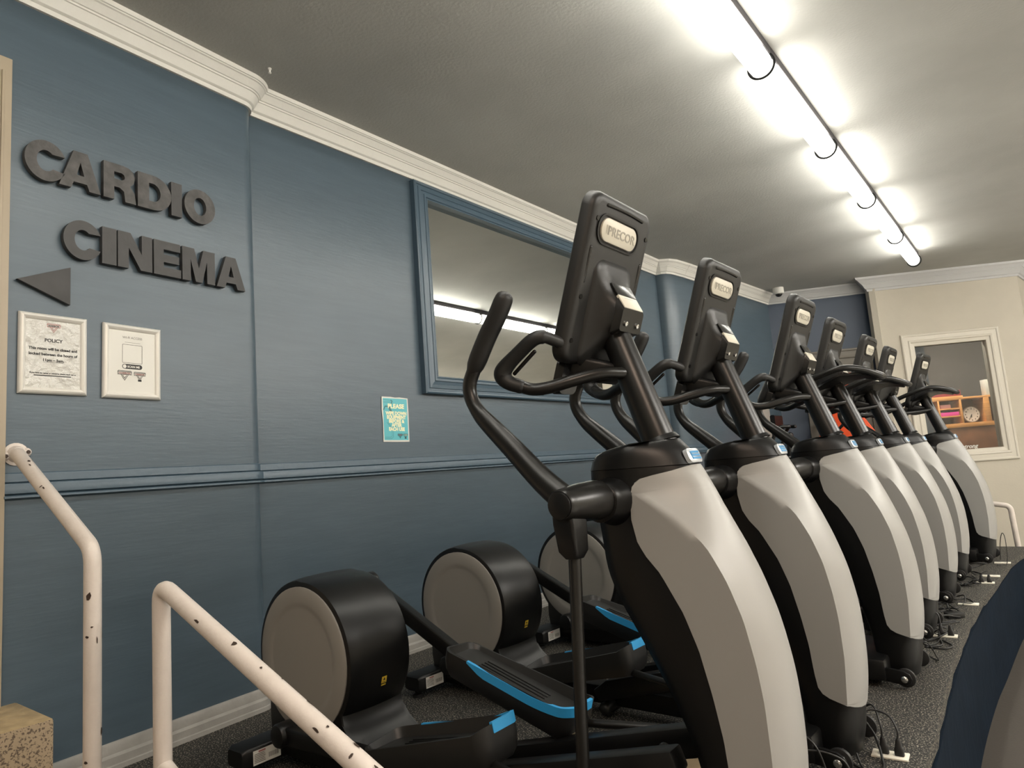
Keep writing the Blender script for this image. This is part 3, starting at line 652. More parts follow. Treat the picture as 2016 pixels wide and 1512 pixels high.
# ------------------------------------------------------------------ elliptical machine
UF = [(.03, .030), (.10, .048), (.178, .056), (.25, .070), (.325, .078), (.43, .080), (.537, .074), (.65, .055), (.76, .022), (.84, -.006), (.934, -.042), (1.03, -.082), (1.08, -.110), (1.15, -.150)]
UC = [(.03, .0), (.10, .015), (.21, .030), (.366, .041), (.5, .039), (.59, .030), (.694, .011), (.785, -.020), (.84, -.048), (.87, -.064), (.90, -.092), (.945, -.148), (.98, -.205), (1.017, -.268), (1.06, -.268), (1.15, -.27)]
US = [(.184, .060), (.195, .050), (.207, .036), (.213, .020), (.219, .0), (.227, -.025), (.24, -.047), (.26, -.060), (.31, -.067), (.40, -.073), (.5, -.089), (.61, -.113), (.70, -.145), (.80, -.200), (.845, -.238), (.88, -.258), (.94, -.270), (1.01, -.267), (1.035, -.258), (1.052, -.234), (1.066, -.16), (1.078, -.115)]
UB = [(.03, -.17), (.10, -.135), (.20, -.145), (.36, -.182), (.47, -.225), (.633, -.312), (.72, -.362), (.80, -.392), (.9, -.396), (1.0, -.404), (1.056, -.408), (1.15, -.40)]
HW = .120
def hwz(z): return HW if z < .95 else HW + (.0 if z > 1.03 else 0)
def front_curve(z, k=10):
    uc, uf = smoothf(UC, z, .02), smoothf(UF, z, .03); d = max(uf - uc, .015); out = []
    for j in range(k + 1):
        t_ = j / k                        # 0 crease -> 1 centre
        a = t_ * math.pi / 2
        v = -HW * (1 - t_) ** .75 if False else -HW * (1 - t_)
        # flat-ish front, quick turn next to the crease
        u_ = uc + d * (1 - (1 - t_) ** 2.2)
        out.append((u_, v))
    return out
def resamp(pts, n):
    L = [0]
    for a, b in zip(pts, pts[1:]): L.append(L[-1] + math.hypot(b[0] - a[0], b[1] - a[1]))
    out = []
    for k in range(n):
        t_ = L[-1] * k / (n - 1)
        for i in range(len(pts) - 1):
            if t_ <= L[i + 1] + 1e-9:
                f = (t_ - L[i]) / max(L[i + 1] - L[i], 1e-9); out.append((pts[i][0] + (pts[i + 1][0] - pts[i][0]) * f, pts[i][1] + (pts[i + 1][1] - pts[i][1]) * f)); break
    return out
def mirror(pts): return pts + [(a, -b) for a, b in reversed(pts[:-1])]
def body_mesh():
    mb = MB(); rs = []
    zs = [.03, .045] + [.06 + (1.055 - .06) * k / 40 for k in range(41)]
    for z in zs:
        ub = smoothf(UB, z, .03); fc = [(u - .004, v * .972) for u, v in front_curve(z, 8)]
        fz = max(0, min(1, (.25 - z) / .10))
        if fz:
            u0, u1 = fc[0][0] - .04, fc[-1][0]; K = len(fc) - 1
            fc = [((1 - fz) * u + fz * (u0 + (u1 - u0) * math.sin(math.pi / 2 * i / K)), (1 - fz) * v - fz * .115 * math.cos(math.pi / 2 * i / K) ** .8) for i, (u, v) in enumerate(fc[:-1])] + [(u1, 0)]
        uc = fc[0][0]; m_ = (ub + uc) / 2
        kb = min(1, max(0, (z - .80) / .18)); side = [(ub, -.0), (ub, -.055 - .022 * kb), (ub + .014, -.088 - .012 * kb), (ub + .05, -.105 - .008 * kb), (m_, -.1145)] if uc - ub > .13 else [(ub, 0), (ub, -.055), (ub + .012, -.088), (ub + .03, -.105), (m_, -.114)]
        pts = side + fc; pts = pts + [(a, -b) for a, b in reversed(pts[1:-1])]
        if z < .05: pts = [(a * .98, b * .93) for a, b in pts]
        rs.append([(a, b, z) for a, b in pts])
    mb.rings(rs); return mb
def shroud_mesh():
    mb = MB(); n = 15; rs = []
    zs = [.184, .189, .195, .2, .204, .207, .21, .213, .216, .219, .223, .227, .233, .24, .25, .26, .28, .30] + [.33 + (1.0 - .33) * k / 34 for k in range(35)] + [1.01, 1.02, 1.03, 1.04, 1.05, 1.058, 1.066, 1.074, 1.079]
    for z in zs:
        us = lerpf(US, z); fc = front_curve(z, 24); pts = fc
        if us < fc[0][0] - .002: pts = [(us, -HW)] + fc
        else:
            for i in range(len(fc) - 1):
                if fc[i + 1][0] >= us or i == len(fc) - 3:
                    f = min(max((us - fc[i][0]) / max(fc[i + 1][0] - fc[i][0], 1e-6), 0), 1); pts = [(fc[i][0] + (fc[i + 1][0] - fc[i][0]) * f, fc[i][1] + (fc[i + 1][1] - fc[i][1]) * f)] + fc[i + 1:]; break
        if us < fc[0][0] - .002:
            a = resamp([(us, -HW), fc[0]], 6); b = resamp(fc, n - 5); p = a + b[1:]
        else: p = resamp(pts, n)
        rs.append([(u, v, z) for u, v in mirror(p)])
    g = MB(); g.rings(rs, False, False, close=False)
    inner = [[(u - .010 if abs(v) < HW - .004 else u, v * .93, z) for u, v, z in r] for r in rs]
    # rim around the border
    m_ = len(rs[0])
    border = [rs[0][j] for j in range(m_)] + [r[-1] for r in rs[1:]] + [rs[-1][j] for j in range(m_ - 2, -1, -1)] + [r[0] for r in reversed(rs[1:-1])]
    bi = [inner[0][j] for j in range(m_)] + [r[-1] for r in inner[1:]] + [inner[-1][j] for j in range(m_ - 2, -1, -1)] + [r[0] for r in reversed(inner[1:-1])]
    g.rings([border, bi], False, False, close=True)
    return g
def cowl_mesh():
    mb = MB(); rs = []
    for z, bk, sc, dz in ((1.046, -.408, .955, 0), (1.050, -.410, .962, 0), (1.080, -.409, .962, 0), (1.0815, -.408, .99, 0), (1.105, -.400, .985, 0), (1.122, -.388, .975, 0), (1.134, -.370, .955, .3), (1.144, -.345, .92, .7), (1.151, -.315, .87, 1), (1.154, -.285, .79, 1)):
        fc = front_curve(min(z, 1.12), 10); uc = fc[0][0]; f0 = fc[-1][0] - max(0, z - 1.12) * .9 - (.007 if z < 1.081 else 0); k0 = (f0 - uc) / (fc[-1][0] - uc)
        fc = [(uc + (u - uc) * k0, v * sc) for u, v in fc]; w = HW * sc
        side = [(bk, 0), (bk, -w * .55), (bk + .007, -w * .80), (bk + .026, -w * .94), (bk + .07, -w), ((bk + .07 + uc) / 2, -w)]
        pts = side + fc; pts = pts + [(a, -b) for a, b in reversed(pts[1:-1])]
        rs.append([(a, b, z + dz * .05 * (a + .17)) for a, b in pts])
    mb.rings(rs); return mb
CD, CN = Vector((math.sin(math.radians(20)), 0, math.cos(math.radians(20)))), Vector((math.cos(math.radians(20)), 0, -math.sin(math.radians(20))))
CB = Vector((-.462, 0, 1.412))
def CP(v, h, d): return CB + CD * h + CN * d + Vector((0, v, 0))
CW, CHT, CT = .178, .510, .048
def console_parts(t):
    mb = MB(); cy = CHT / 2
    def rr(ins, d, r=.05): return [CP(a, b + cy, d) for a, b in rrect(CW - ins, cy - ins, max(r - ins, .01), 8)]
    mb.rings([rr(.006, 0), rr(0, .006), rr(0, .026, .052), rr(.005, .040), rr(.016, .048), rr(.030, CT)])
    build('console', mb, GREYP, t, smooth=40); con = [o for o in t.children if o.name.startswith('console')][-1]
    # screen on the user side
    mb = MB(); mb.rings([[CP(a, b + cy + .04, -.001) for a, b in rrect(CW - .025, cy - .09, .01, 3)], [CP(a, b + cy + .04, .003) for a, b in rrect(CW - .025, cy - .09, .01, 3)]]); build('screen', mb, PLASG, con, smooth=0)
    # top groove ledge
    mb = MB(); mb.tube([CP(v, CHT - .030 - .30 * v * v, CT - .001) for v in [-.105 + .21 * k / 10 for k in range(11)]], .006, 8, sq=1.0); build('top_groove', mb, PLASG, con)
    # badge recess and badge
    def pill(w2, h2, r, d, ins=0): return [CP(a - .018, b + .408, d) for a, b in rrect(w2 - ins, h2 - ins, r - ins, 10)]
    mb = MB(); mb.rings([pill(.122, .046, .045, CT - .004), pill(.122, .046, .045, CT + .004), pill(.122, .046, .045, CT + .004, .006), pill(.122, .046, .045, CT - .002, .011)], False, False); build('badge_surround', mb, PLAS, con)
    mb = MB(); mb.rings([pill(.103, .034, .0335, CT - .002), pill(.103, .034, .0335, CT + .005), pill(.103, .034, .0335, CT + .007, .003)]); bd = build('badge', mb, BADGE, con)
    mb = MB(); mt_ = frame_mtx(CP(-.008, .408 - .0125, CT + .0072), (0, 1, 0), CD)
    add_text(mb, 'PRECOR', .037, mt_, 0, offset=.0006, extrude=.0008, xscale=1.16)
    for k in range(3):
        x = -.092 + k * .0075; mb.add([mt_ @ Vector(p) for p in ((x, .026, .0008), (x + .0035, .026, .0008), (x + .0035 + .006 * 0, .0, .0008), (x + .002, .0, .0008))], [(0, 1, 2, 3)])
    build('badge_lettering', mb, BADGEL, con, smooth=0)
    # raised lower panel flowing into the pedestal
    mb = MB(); rs = []
    for k, (w2, h0, h1, d) in enumerate(((.108, -.002, .325, CT - .002), (.106, 0, .323, CT + .003), (.098, .010, .308, CT + .010), (.088, .030, .285, CT + .020), (.078, .060, .262, CT + .034), (.071, .085, .246, CT + .048), (.067, .105, .232, CT + .062), (.066, .115, .224, CT + .072))):
        rs.append([CP(a, b + (h0 + h1) / 2, d) for a, b in rrect(w2, (h1 - h0) / 2, min(.045, w2 * .6), 6)])
    mb.rings(rs); build('pedestal_cover', mb, GREYP, t, smooth=50)
    # wedge tip: dark bolted face, pale top ledge, dark opening above it
    mb = MB(); mb.rings([[CP(a, b, CT + .070) for a, b in rrect(.066, .055, .010, 3, 0, .165)], [CP(a, b, CT + .098) for a, b in rrect(.063, .034, .010, 3, 0, .160)]]); ped = build('pedestal_plate', mb, PLASG, t, smooth=30)
    def slab(w2, h0, d0, h1, d1, th):
        return MB().add([CP(-w2, h0, d0), CP(w2, h0, d0), CP(w2, h1, d1), CP(-w2, h1, d1), CP(-w2, h0 - th, d0 - th), CP(w2, h0 - th, d0 - th), CP(w2, h1 - th, d1 - th), CP(-w2, h1 - th, d1 - th)], [(0, 1, 2, 3), (4, 7, 6, 5), (0, 4, 5, 1), (1, 5, 6, 2), (2, 6, 7, 3), (3, 7, 4, 0)])
    build('pale_ledge', slab(.056, .2300, CT + .066, .1965, CT + .0985, .006), BADGE, ped, bevel=.001)
    build('ledge_opening', slab(.058, .262, CT + .036, .231, CT + .066, .004), PLASG, ped, bevel=.001)
    for v in (-.034, .034):
        mb = MB(); mb.lathe(CP(v, .150, CT + .093), (CN - CD * .1), [(0, .0075), (.010, .0075), (.011, .005)], 14); build('screw', mb, CHROME, ped)
    # holes and slots
    for v, h in ((-.145, .43), (.150, .43), (-.150, .20), (-.152, .07)):
        mb = MB(); mb.lathe(CP(v, h, CT - .010), CN, [(0, .0075), (.0125, .0075)], 12); build('screw_hole', mb, PLASG, con)
    for v in (-.148, .148):
        mb = MB(); mb.tube([CP(v, .245, CT - .007), CP(v, .345, CT - .004)], .0085, 10); build('side_slot', mb, PLASG, con)
    # bracket under the console
    mb = MB(); mb.rings([[CP(a, b, CT * .2) for a, b in rrect(.085, .035, .015, 4, 0, -.006)], [CP(a, b, CT + .06) for a, b in rrect(.062, .035, .015, 4, 0, -.004)], [CP(a, b, CT + .09) for a, b in rrect(.035, .022, .01, 4, 0, .004)]]); br = build('console_bracket', mb, PLAS, t, smooth=40)
    for v in (-.05, .045):
        mb = MB(); mb.lathe(CP(v, -.01, CT + .05), CN, [(0, .008), (.012, .008), (.014, .004)], 12); build('screw', mb, CHROME, br)
    mb = MB(); mb.rings([[CP(a, b, -.004) for a, b in rrect(.05, .055, .02, 4, -.075, -.045)], [CP(a, b, .022) for a, b in rrect(.045, .048, .02, 4, -.075, -.045)]]); build('cup_clip', mb, PLASG, br, smooth=40)
PIV = Vector((-.325, 0, 1.003))
HPATH = [(-.335, 1.003), (-.415, 1.066), (-.510, 1.160), (-.585, 1.232), (-.622, 1.270), (-.648, 1.315), (-.652, 1.360), (-.625, 1.410), (-.574, 1.485), (-.534, 1.535), (-.500, 1.585)]
def handle(t, sgn, rot):
    V = .315 if sgn < 0 else .275; V *= sgn; c_, s_ = math.cos(rot), math.sin(rot)
    def Q(u, z, v=V): du, dz = u - PIV.x, z - PIV.z; return Vector((PIV.x + du * c_ - dz * s_, v, PIV.z + du * s_ + dz * c_))
    mb = MB(); pts = smooth_path([Q(u, z) for u, z in HPATH[:8]], 4); N = len(pts)
    rad = [.038 - .016 * min(1, k / (N * .62)) for k in range(N)]
    mb.tube(pts, rad, 18, sq=.85); arm = build('moving_handle', mb, METB, t, smooth=60)
    mb = MB(); pts = smooth_path([Q(u, z) for u, z in HPATH[7:]], 4); N = len(pts)
    mb.tube([pts[0] - (pts[1] - pts[0]) * .5] + pts, [.022] + [.0255] + [.0275] * (N - 2) + [.026], 18); build('grip', mb, RUBG, arm, smooth=60)
    mb = MB(); y0 = sgn * .185
    mb.lathe((PIV.x - .006, y0, PIV.z), (0, sgn, 0), [(0, .052), (.010, .054), (.10, .050), (.160, .043), (.180, .040), (.185, .036)], 30); hub = build('pivot_hub', mb, METB, t, smooth=50)
    mb = MB(); mb.lathe((PIV.x - .006, sgn * .366, PIV.z), (0, sgn, 0), [(0, .034), (.008, .034), (.010, .030)], 28); build('hub_cap', mb, PLAS, hub)
    # socket and link rod
    V = .335 * sgn; LK = -.022
    mb = MB()
    mb.rings([[(a + PIV.x + .006 + LK + du, b + V * .96, z) for a, b in rrect(w2, d2, .010, 4)] for z, w2, d2, du in ((.990, .030, .034, 0), (.955, .033, .036, .004), (.885, .029, .032, .008), (.866, .018, .022, .010))])
    sk = build('link_socket', mb, PLAS, t, smooth=40)
    mb = MB(); mb.tube([(PIV.x + .016 + LK, V * .96, .875), (PIV.x - .02 + LK, V * .96, .235)], .0165, 18); build('link_rod', mb, METB, t)
    return arm
def pedal_set(t, sgn, rear, pr, pf):        # crank joint, pedal rear, pedal front (u,z)
    V = .215 * sgn; PV = .165 * sgn
    mb = MB(); mb.tube([(rear[0], V, rear[1]), (pr[0] + .08, V * .93, pr[1] - .035)], .030, 4, sq=.8, round_ends=False, up=(0, 0, 1)) if False else None
    d = Vector((pr[0] - rear[0], 0, pr[1] - rear[1])); L = d.length; d.normalize(); up = Vector((-d.z, 0, d.x))
    rs = []
    for q, w2, h2 in ((-.01, .020, .026), (.0, .022, .032), (L * .9, .022, .030), (L + .10, .022, .030)):
        c_ = Vector((rear[0], V * (1 - .1 * q / L), rear[1])) + d * q - up * (.0 + .03 * max(q, 0) / L)
        rs.append([c_ + Vector((0, a, 0)) + up * b for a, b in rrect(w2, h2, .008, 3)])
    mb.rings(rs); bar = build('pedal_bar', mb, PLAS, t, smooth=40)
    mb = MB(); mb.lathe((rear[0], V - sgn * .05, rear[1]), (0, sgn, 0), [(0, .030), (.02, .046), (.075, .046), (.085, .040), (.088, .02)], 24); build('crank_joint', mb, PLAS, bar, smooth=40)
    # foot tray
    dd = Vector((pf[0] - pr[0], 0, pf[1] - pr[1])); LL = dd.length; dd.normalize(); uu = Vector((-dd.z, 0, dd.x)); O = Vector((pr[0], PV, pr[1]))
    def F(a, b, c_): return O + dd * (a + LL / 2) + Vector((0, b, 0)) + uu * c_
    hl, hw2 = LL / 2, .092
    def rise(a, b):
        f = max(0, (a / hl - .35) / .65); g_ = .5 + .5 * max(-1, min(1, (b * -sgn) / (hw2 * .8))); e_ = max(0, (-a / hl - .7) / .3)
        return .024 * f * f + .026 * max(g_, f * .9, e_ * .5) - .012
    def rg(insl, insw, h, r, extra=0): return [F(a, b, h + (rise(a, b) if extra else 0)) for a, b in rrect(hl - insl, hw2 - insw, r, 8)]
    mb = MB(); mb.rings([rg(.03, .02, -.060, .03), rg(.008, .006, -.035, .045), rg(0, 0, .0, .05), rg(0, 0, .022, .05, 1), rg(.008, .008, .024, .045, 1), rg(.020, .018, .004, .035), rg(.03, .028, .002, .03)])
    tray = build('foot_pedal', mb, GREYP, t, smooth=40)
    mb = MB()
    for k in range(5):
        b = -.036 + .018 * k; mb.tube([F(-hl * .55, b, .0035), F(hl * .45, b, .0035)], .0022, 6)
    build('tread_ribs', mb, PLAS, tray)
    # blue rim on the inner side and the front
    loop = rrect(hl + .0015, hw2 + .0015, .05, 8); inn = rrect(hl - .006, hw2 - .006, .045, 8)
    n = len(loop); sel = []
    for i in range(n):
        a, b = loop[i]
        ok = (a > hl - .004 and b * -sgn > -.05) or (b * -sgn > hw2 - .03 and a > -hl * .55) or (a > hl * .75 and b * -sgn > -.04)
        if ok: sel.append(i)
    # order from inner rear corner to the front
    pts = sorted(sel, key=lambda i: (loop[i][0] < hl - .03 and -loop[i][0] or 0))
    path = []
    K = 14
    for k in range(K + 1): path.append((-hl * .55 + (hl - .05 + hl * .55) * k / K, -sgn * hw2))
    for k in range(1, 9): a = math.radians(90 * k / 8); path.append((hl - .05 + .05 * math.sin(a), -sgn * (hw2 - .05 + .05 * math.cos(a))))
    for k in range(1, 6): path.append((hl, -sgn * (hw2 - .05 - .085 * k / 5)))
    mb = MB(); rs = []
    for i, (a, b) in enumerate(path):
        a1, b1 = path[min(i + 1, len(path) - 1)]; a0, b0 = path[max(i - 1, 0)]; tx, ty = a1 - a0, b1 - b0; l_ = math.hypot(tx, ty); nx, ny = (ty / l_ * -sgn * -1, -tx / l_ * -sgn * -1)
        if nx * a + ny * b < 0: nx, ny = -nx, -ny
        zz = rise(a, b); e = min(1, i / 3 + .15)
        rs.append([F(a + nx * .0025, b + ny * .0025, .024 - .028 * e + zz), F(a + nx * .0025, b + ny * .0025, .027 + zz), F(a - nx * .009, b - ny * .009, .027 + zz), F(a - nx * .009, b - ny * .009, .024 - .016 * e + zz)])
    mb.rings(rs); build('pedal_rim', mb, RIM, tray, smooth=40)
    # strut to the link rod
    mb = MB(); fr = F(hl - .06, .035 * sgn, -.045)
    mb.tube([fr, (PIV.x - .02, .33 * sgn * .96, .235)], .014, 12); build('link_strut', mb, METB, bar)
def static_bars(t, sgn):
    mb = MB()
    P = [(-.295, .030, 1.358), (-.34, .09, 1.360), (-.405, .145, 1.345), (-.470, .185, 1.330), (-.515, .205, 1.332), (-.553, .225, 1.352)]
    mb.tube(smooth_path([(u, v * sgn, z) for u, v, z in P], 5), .0185, 16); b = build('fixed_handlebar', mb, METB, t, smooth=60)
    mb = MB(); P = [(-.538, .220, 1.342), (-.566, .236, 1.356), (-.582, .244, 1.378), (-.568, .246, 1.402), (-.520, .242, 1.436), (-.468, .236, 1.468), (-.442, .220, 1.473), (-.425, .185, 1.462), (-.415, .140, 1.450)]
    sp = smooth_path([(u, v * sgn, z) for u, v, z in P], 5); N = len(sp)
    rad = [.021 + .006 * math.exp(-((k / N - .28) / .12) ** 2) if k / N < .75 else .0175 for k in range(N)]
    mb.tube(sp, rad, 16); build('fixed_grip', mb, RUBG, b, smooth=60)
    mb = MB(); mb.tube([(-.552, .226 * sgn, 1.382), (-.474, .224 * sgn, 1.436)], .006, 8); build('sensor_strip', mb, CHROME if False else PLASG, b)
def wing_bar(t):
    mb = MB(); P = []
    for s in (-1, 1):
        side = [(-.60, .25, 1.43), (-.50, .25, 1.474), (-.39, .25, 1.512), (-.245, .235, 1.552), (-.145, .17, 1.540), (-.075, .08, 1.505)]
        P.append([(u, v * s, z) for u, v, z in side])
    path = P[0] + [(-.062, 0, 1.495)] + P[1][::-1]
    mb.tube(smooth_path(path, 5), .019, 14, sq=1.0); wv = build('wraparound_handlebar', mb, METB, t, smooth=60)
    mb = MB(); rs = []
    for u, h, z in ((-.43, .155, 1.435), (-.34, .215, 1.47), (-.25, .215, 1.505), (-.16, .15, 1.505), (-.09, .07, 1.487)):
        rs.append([(u, -h, z + .018), (u, -h * .5, z + .008), (u, 0, z + .004), (u, h * .5, z + .008), (u, h, z + .018), (u, h, z + .006), (u, 0, z - .012), (u, -h, z + .006)])
    mb.rings(rs); build('handlebar_tray', mb, PLAS, wv, smooth=60)
    for s in (-1, 1):
        mb = MB(); mb.tube(smooth_path([(-.285, .035 * s, 1.362), (-.38, .10 * s, 1.352), (-.48, .19 * s, 1.352), (-.57, .24 * s, 1.395), (-.60, .25 * s, 1.43)], 5), .0175, 14); build('lower_handlebar', mb, METB, t, smooth=60)

def machine(label, loc, rz, moving=True, phase=0):
    t = thing('elliptical_trainer', label, 'elliptical trainer', loc, rz, 'elliptical trainers lined up on the platform')
    # rear drum
    DC = (-1.775, .425); DR = .302
    mb = MB(); rs = []
    outline = []
    for k in range(49):
        a = math.radians(-38 + 256 * k / 48); rr_ = DR * (1 + (.02 if a > math.pi / 2 else 0)); outline.append((DC[0] + rr_ * math.cos(a), DC[1] + rr_ * math.sin(a)))
    foot = [(DC[0] - .245, .16), (DC[0] - .235, .09), (DC[0] - .25, .03), (DC[0] + .30, .03), (DC[0] + .345, .115), (DC[0] + .285, .155), (DC[0] + .245, .20)]
    outline = outline + foot
    cx, cz = DC
    for v, sc in ((-.150, .955), (-.146, .978), (-.130, .993), (-.08, 1.005), (0, 1.012), (.08, 1.005), (.130, .993), (.146, .978), (.150, .955)):
        rs.append([(cx + (u - cx) * sc, v, max(.03, cz + (z - cz) * sc)) for u, z in outline])
    mb.rings(rs); dr_ = build('rear_drum_housing', mb, PLAS, t, smooth=35)
    for s in (-1, 1):
        mb = MB(); mb.lathe((DC[0], s * .149, DC[1]), (0, s, 0), [(0, .278), (.006, .278), (.0090, .272), (.0100, .222), (.0095, .212), (.0065, .202), (.0060, .192), (.0066, .12), (.0070, 0)], 56); build('side_disc', mb, DISC, dr_, smooth=40)
    mb = MB(); q0 = math.radians(-17); R0 = DR * 1.014
    def onr(a, v, dr=0): return (DC[0] + (R0 + dr) * math.cos(a), v, DC[1] + (R0 + dr) * math.sin(a))
    mb.add([onr(q0 + .055, -.003, .001), onr(q0 + .055, .022, .001), onr(q0 - .03, .022, .001), onr(q0 - .03, -.003, .001)], [(0, 1, 2, 3)])
    mb.mat(0).add([onr(q0 - .045, -.002, .001), onr(q0 - .045, .021, .001), onr(q0 - .065, .021, .001), onr(q0 - .065, -.002, .001)], [(0, 1, 2, 3)])
    mb.mat(1).add([onr(q0 + .045, .0095, .0015), onr(q0 + .005, .016, .0015), onr(q0 + .005, .003, .0015)], [(0, 1, 2)]); mb.add([onr(q0 - .012, .0, .0015), onr(q0 - .012, .019, .0015), onr(q0 - .02, .019, .0015), onr(q0 - .02, 0, .0015)], [(0, 1, 2, 3)])
    build('warning_label', mb, [YEL, INK], dr_, smooth=0)
    # rear foot bar
    mb = MB(); mb.rings([[(u, v, z) for u, z in rrect(.062 - i_, .040 - i_, .014, 3, -1.985, .072)] for v, i_ in ((-.325, .010), (-.31, 0), (.31, 0), (.325, .010))]); rf_ = build('rear_foot_bar', mb, PLAS, t, smooth=40)
    mb = MB()
    for v in (-.29, .29):
        mb = MB(); mb.lathe((-1.985, v, .0), (0, 0, 1), [(0, .026), (.014, .026), (.02, .014), (.035, .014)], 18); build('levelling_foot', mb, RUBG, rf_)
    mb = MB(); X = -1.9222; mb.add([(X, -.285, .044), (X, -.165, .044), (X, -.165, .098), (X, -.285, .098)], [(0, 1, 2, 3)])
    mb.mat(1)
    for k in range(6): mb.add([(X + .0006, -.280, .052 + .006 * k), (X + .0006, -.232 - .004 * (k % 3), .052 + .006 * k), (X + .0006, -.232, .0545 + .006 * k), (X + .0006, -.280, .0545 + .006 * k)], [(0, 1, 2, 3)])
    for k in range(9): mb.add([(X + .0006, -.218 + .005 * k, .056), (X + .0006, -.2155 + .005 * k, .056), (X + .0006, -.2155 + .005 * k, .074), (X + .0006, -.218 + .005 * k, .074)], [(0, 1, 2, 3)])
    mb.mat(2).add([(X + .0006, -.262, .088), (X + .0006, -.232, .088), (X + .0006, -.232, .094), (X + .0006, -.262, .094)], [(0, 1, 2, 3)])
    build('serial_label', mb, [WHT, GINK, PINK], rf_, smooth=0)
    # frame spine and ramp
    mb = MB(); mb.box(-1.95, -.10, -.045, .045, .035, .115); fr_ = build('base_beam', mb, PLAS, t, bevel=.008)
    for s in (-1, 1):
        mb = MB(); ctr = [(-1.02, .118), (-.95, .168), (-.22, .352), (-.20, .30), (-.235, .262), (-.99, .075)]
        mb.rings([[(u, s * v, z) for u, z in ctr] for v in (.062, .128)]); build('ramp', mb, PLAS, t, bevel=.008)
    mb = MB(); mb.tube([(-.55, .0, .10), (-.38, .0, .20), (-.30, 0, .30)], .018, 12); build('ramp_lift', mb, METB, fr_); mb = MB(); mb.tube([(-.98, -.10, .04), (-.98, .10, .04)], .028, 14); build('ramp_axle', mb, METB, fr_)
    # front tower
    body = build('tower_body', body_mesh(), PLAS, t, smooth=50)
    for s in (-1, 1):
        mb = MB(); mb.lathe((PIV.x - .004, s * .085, PIV.z), (0, s, 0), [(0, .076), (.030, .070), (.050, .064), (.072, .060), (.098, .057), (.101, .050)], 32)
        mb.v = [(u, v, PIV.z + (z - PIV.z) * (.80 if z > PIV.z else 1.1)) for u, v, z in mb.v]
        build('pivot_boss', mb, PLAS, body, smooth=60)
    sh = build('silver_shroud', shroud_mesh(), SILV, t, smooth=50); sh['label'] = 'silver curved front shroud'
    build('top_cowl', cowl_mesh(), PLAS, t, smooth=45)
    cowl = [o for o in t.children if o.name.startswith('top_cowl')][-1]
    em = frame_mtx((-.1215, .0, 1.103), (0, 1, 0), (-.36, 0, .93))
    mb = MB(); mb.rings([[em @ Vector((a, b, -.010)) for a, b in rrect(.040, .021, .012, 5)], [em @ Vector((a, b, .002)) for a, b in rrect(.040, .021, .012, 5)], [em @ Vector((a, b, .004)) for a, b in rrect(.037, .018, .010, 5)]]); e_ = build('emblem', mb, SILB, cowl)
    mb = MB()
    for y in (-.009, 0, .009): mb.box(-.026, .030, y - .0028, y + .0028, .0038, .0052, em)
    mb.box(-.026, -.019, -.009, .009, .0038, .0052, em)
    build('emblem_stripes', mb, CYAN, cowl, smooth=0)
    # post
    p0, p1 = Vector((-.215, 0, 1.135)), Vector((-.350, 0, 1.545))
    mb = MB(); mb.tube([p0, p1], [.049, .044], 28, sq=.92, round_ends=False, up=(1, 0, 0)); po = build('console_post', mb, METB, t, smooth=60)
    mb = MB(); mb.tube([p1 - (p1 - p0) * .01, p1 + (p1 - p0) * .035], [.0485, .046], 28, sq=.92, round_ends=False, up=(1, 0, 0)); mb.tube([p0 + (p1 - p0) * .02, p0 + (p1 - p0) * .055], [.060, .053], 28, sq=.92, round_ends=False, up=(1, 0, 0)); build('post_collar', mb, PLAS, po)
    console_parts(t)
    # front foot with wheels
    mb = MB(); mb.box(-.30, -.07, -.215, .215, .030, .125); ff = build('front_foot', mb, PLAS, t, bevel=.014)
    for s in (-1, 1):
        mb = MB(); mb.rings([[(u, s * v, z) for u, z in [(-.10, .035), (.0, .020), (.022, .03), (.03, .05), (.022, .07), (.0, .082), (-.10, .095)]] for v in (.190, .205)]); fk = build('wheel_fork', mb, PLAS, ff, bevel=.003)
        mb = MB(); mb.lathe((0, s * .166, .048), (0, s, 0), [(0, .030), (.003, .040), (.018, .040), (.021, .030)], 28); wh = build('transport_wheel', mb, RUBG, ff)
        mb = MB(); mb.lathe((0, s * .204, .048), (0, s, 0), [(0, .014), (.004, .014), (.008, .009), (.009, .004)], 18); build('wheel_bolt', mb, CHROME, ff)
    # pedals
    A = ((-1.815, .158), (-1.31, .185), (-.74, .305)); B = ((-1.80, .655), (-1.235, .430), (-.68, .262))
    if phase == 0: pedal_set(t, -1, *A); pedal_set(t, 1, *B)
    else: pedal_set(t, -1, *B); pedal_set(t, 1, *A)
    if moving:
        handle(t, -1, 0.0); handle(t, 1, .05)
        static_bars(t, -1); static_bars(t, 1)
    else:
        wing_bar(t)
    return t
labels = [('elliptical trainer nearest the handrails, leftmost and largest of the row', (-.655, 1.80, 0), 0.0, True, 0),
          ('second elliptical trainer from the handrails, its drum behind the nearest one', (-.693, 2.72, 0), -.03, True, 0),
          ('third elliptical trainer in the row, front wheel arm showing on the floor', (-.640, 3.715, 0), -.03, True, 0),
          ('fourth elliptical trainer, middle of the row, nearest one with a wraparound handlebar', (-.673, 4.60, 0), -.02, False, 1),
          ('fifth elliptical trainer in the row, second of the three with a wraparound handlebar', (-.668, 5.57, 0), -.03, False, 0),
          ('sixth elliptical trainer, last but one before the office window', (-.665, 6.43, 0), -.03, True, 1),
          ('farthest elliptical trainer, in front of the office window', (-.530, 7.32, 0), -.09, False, 0)]
cache = {}
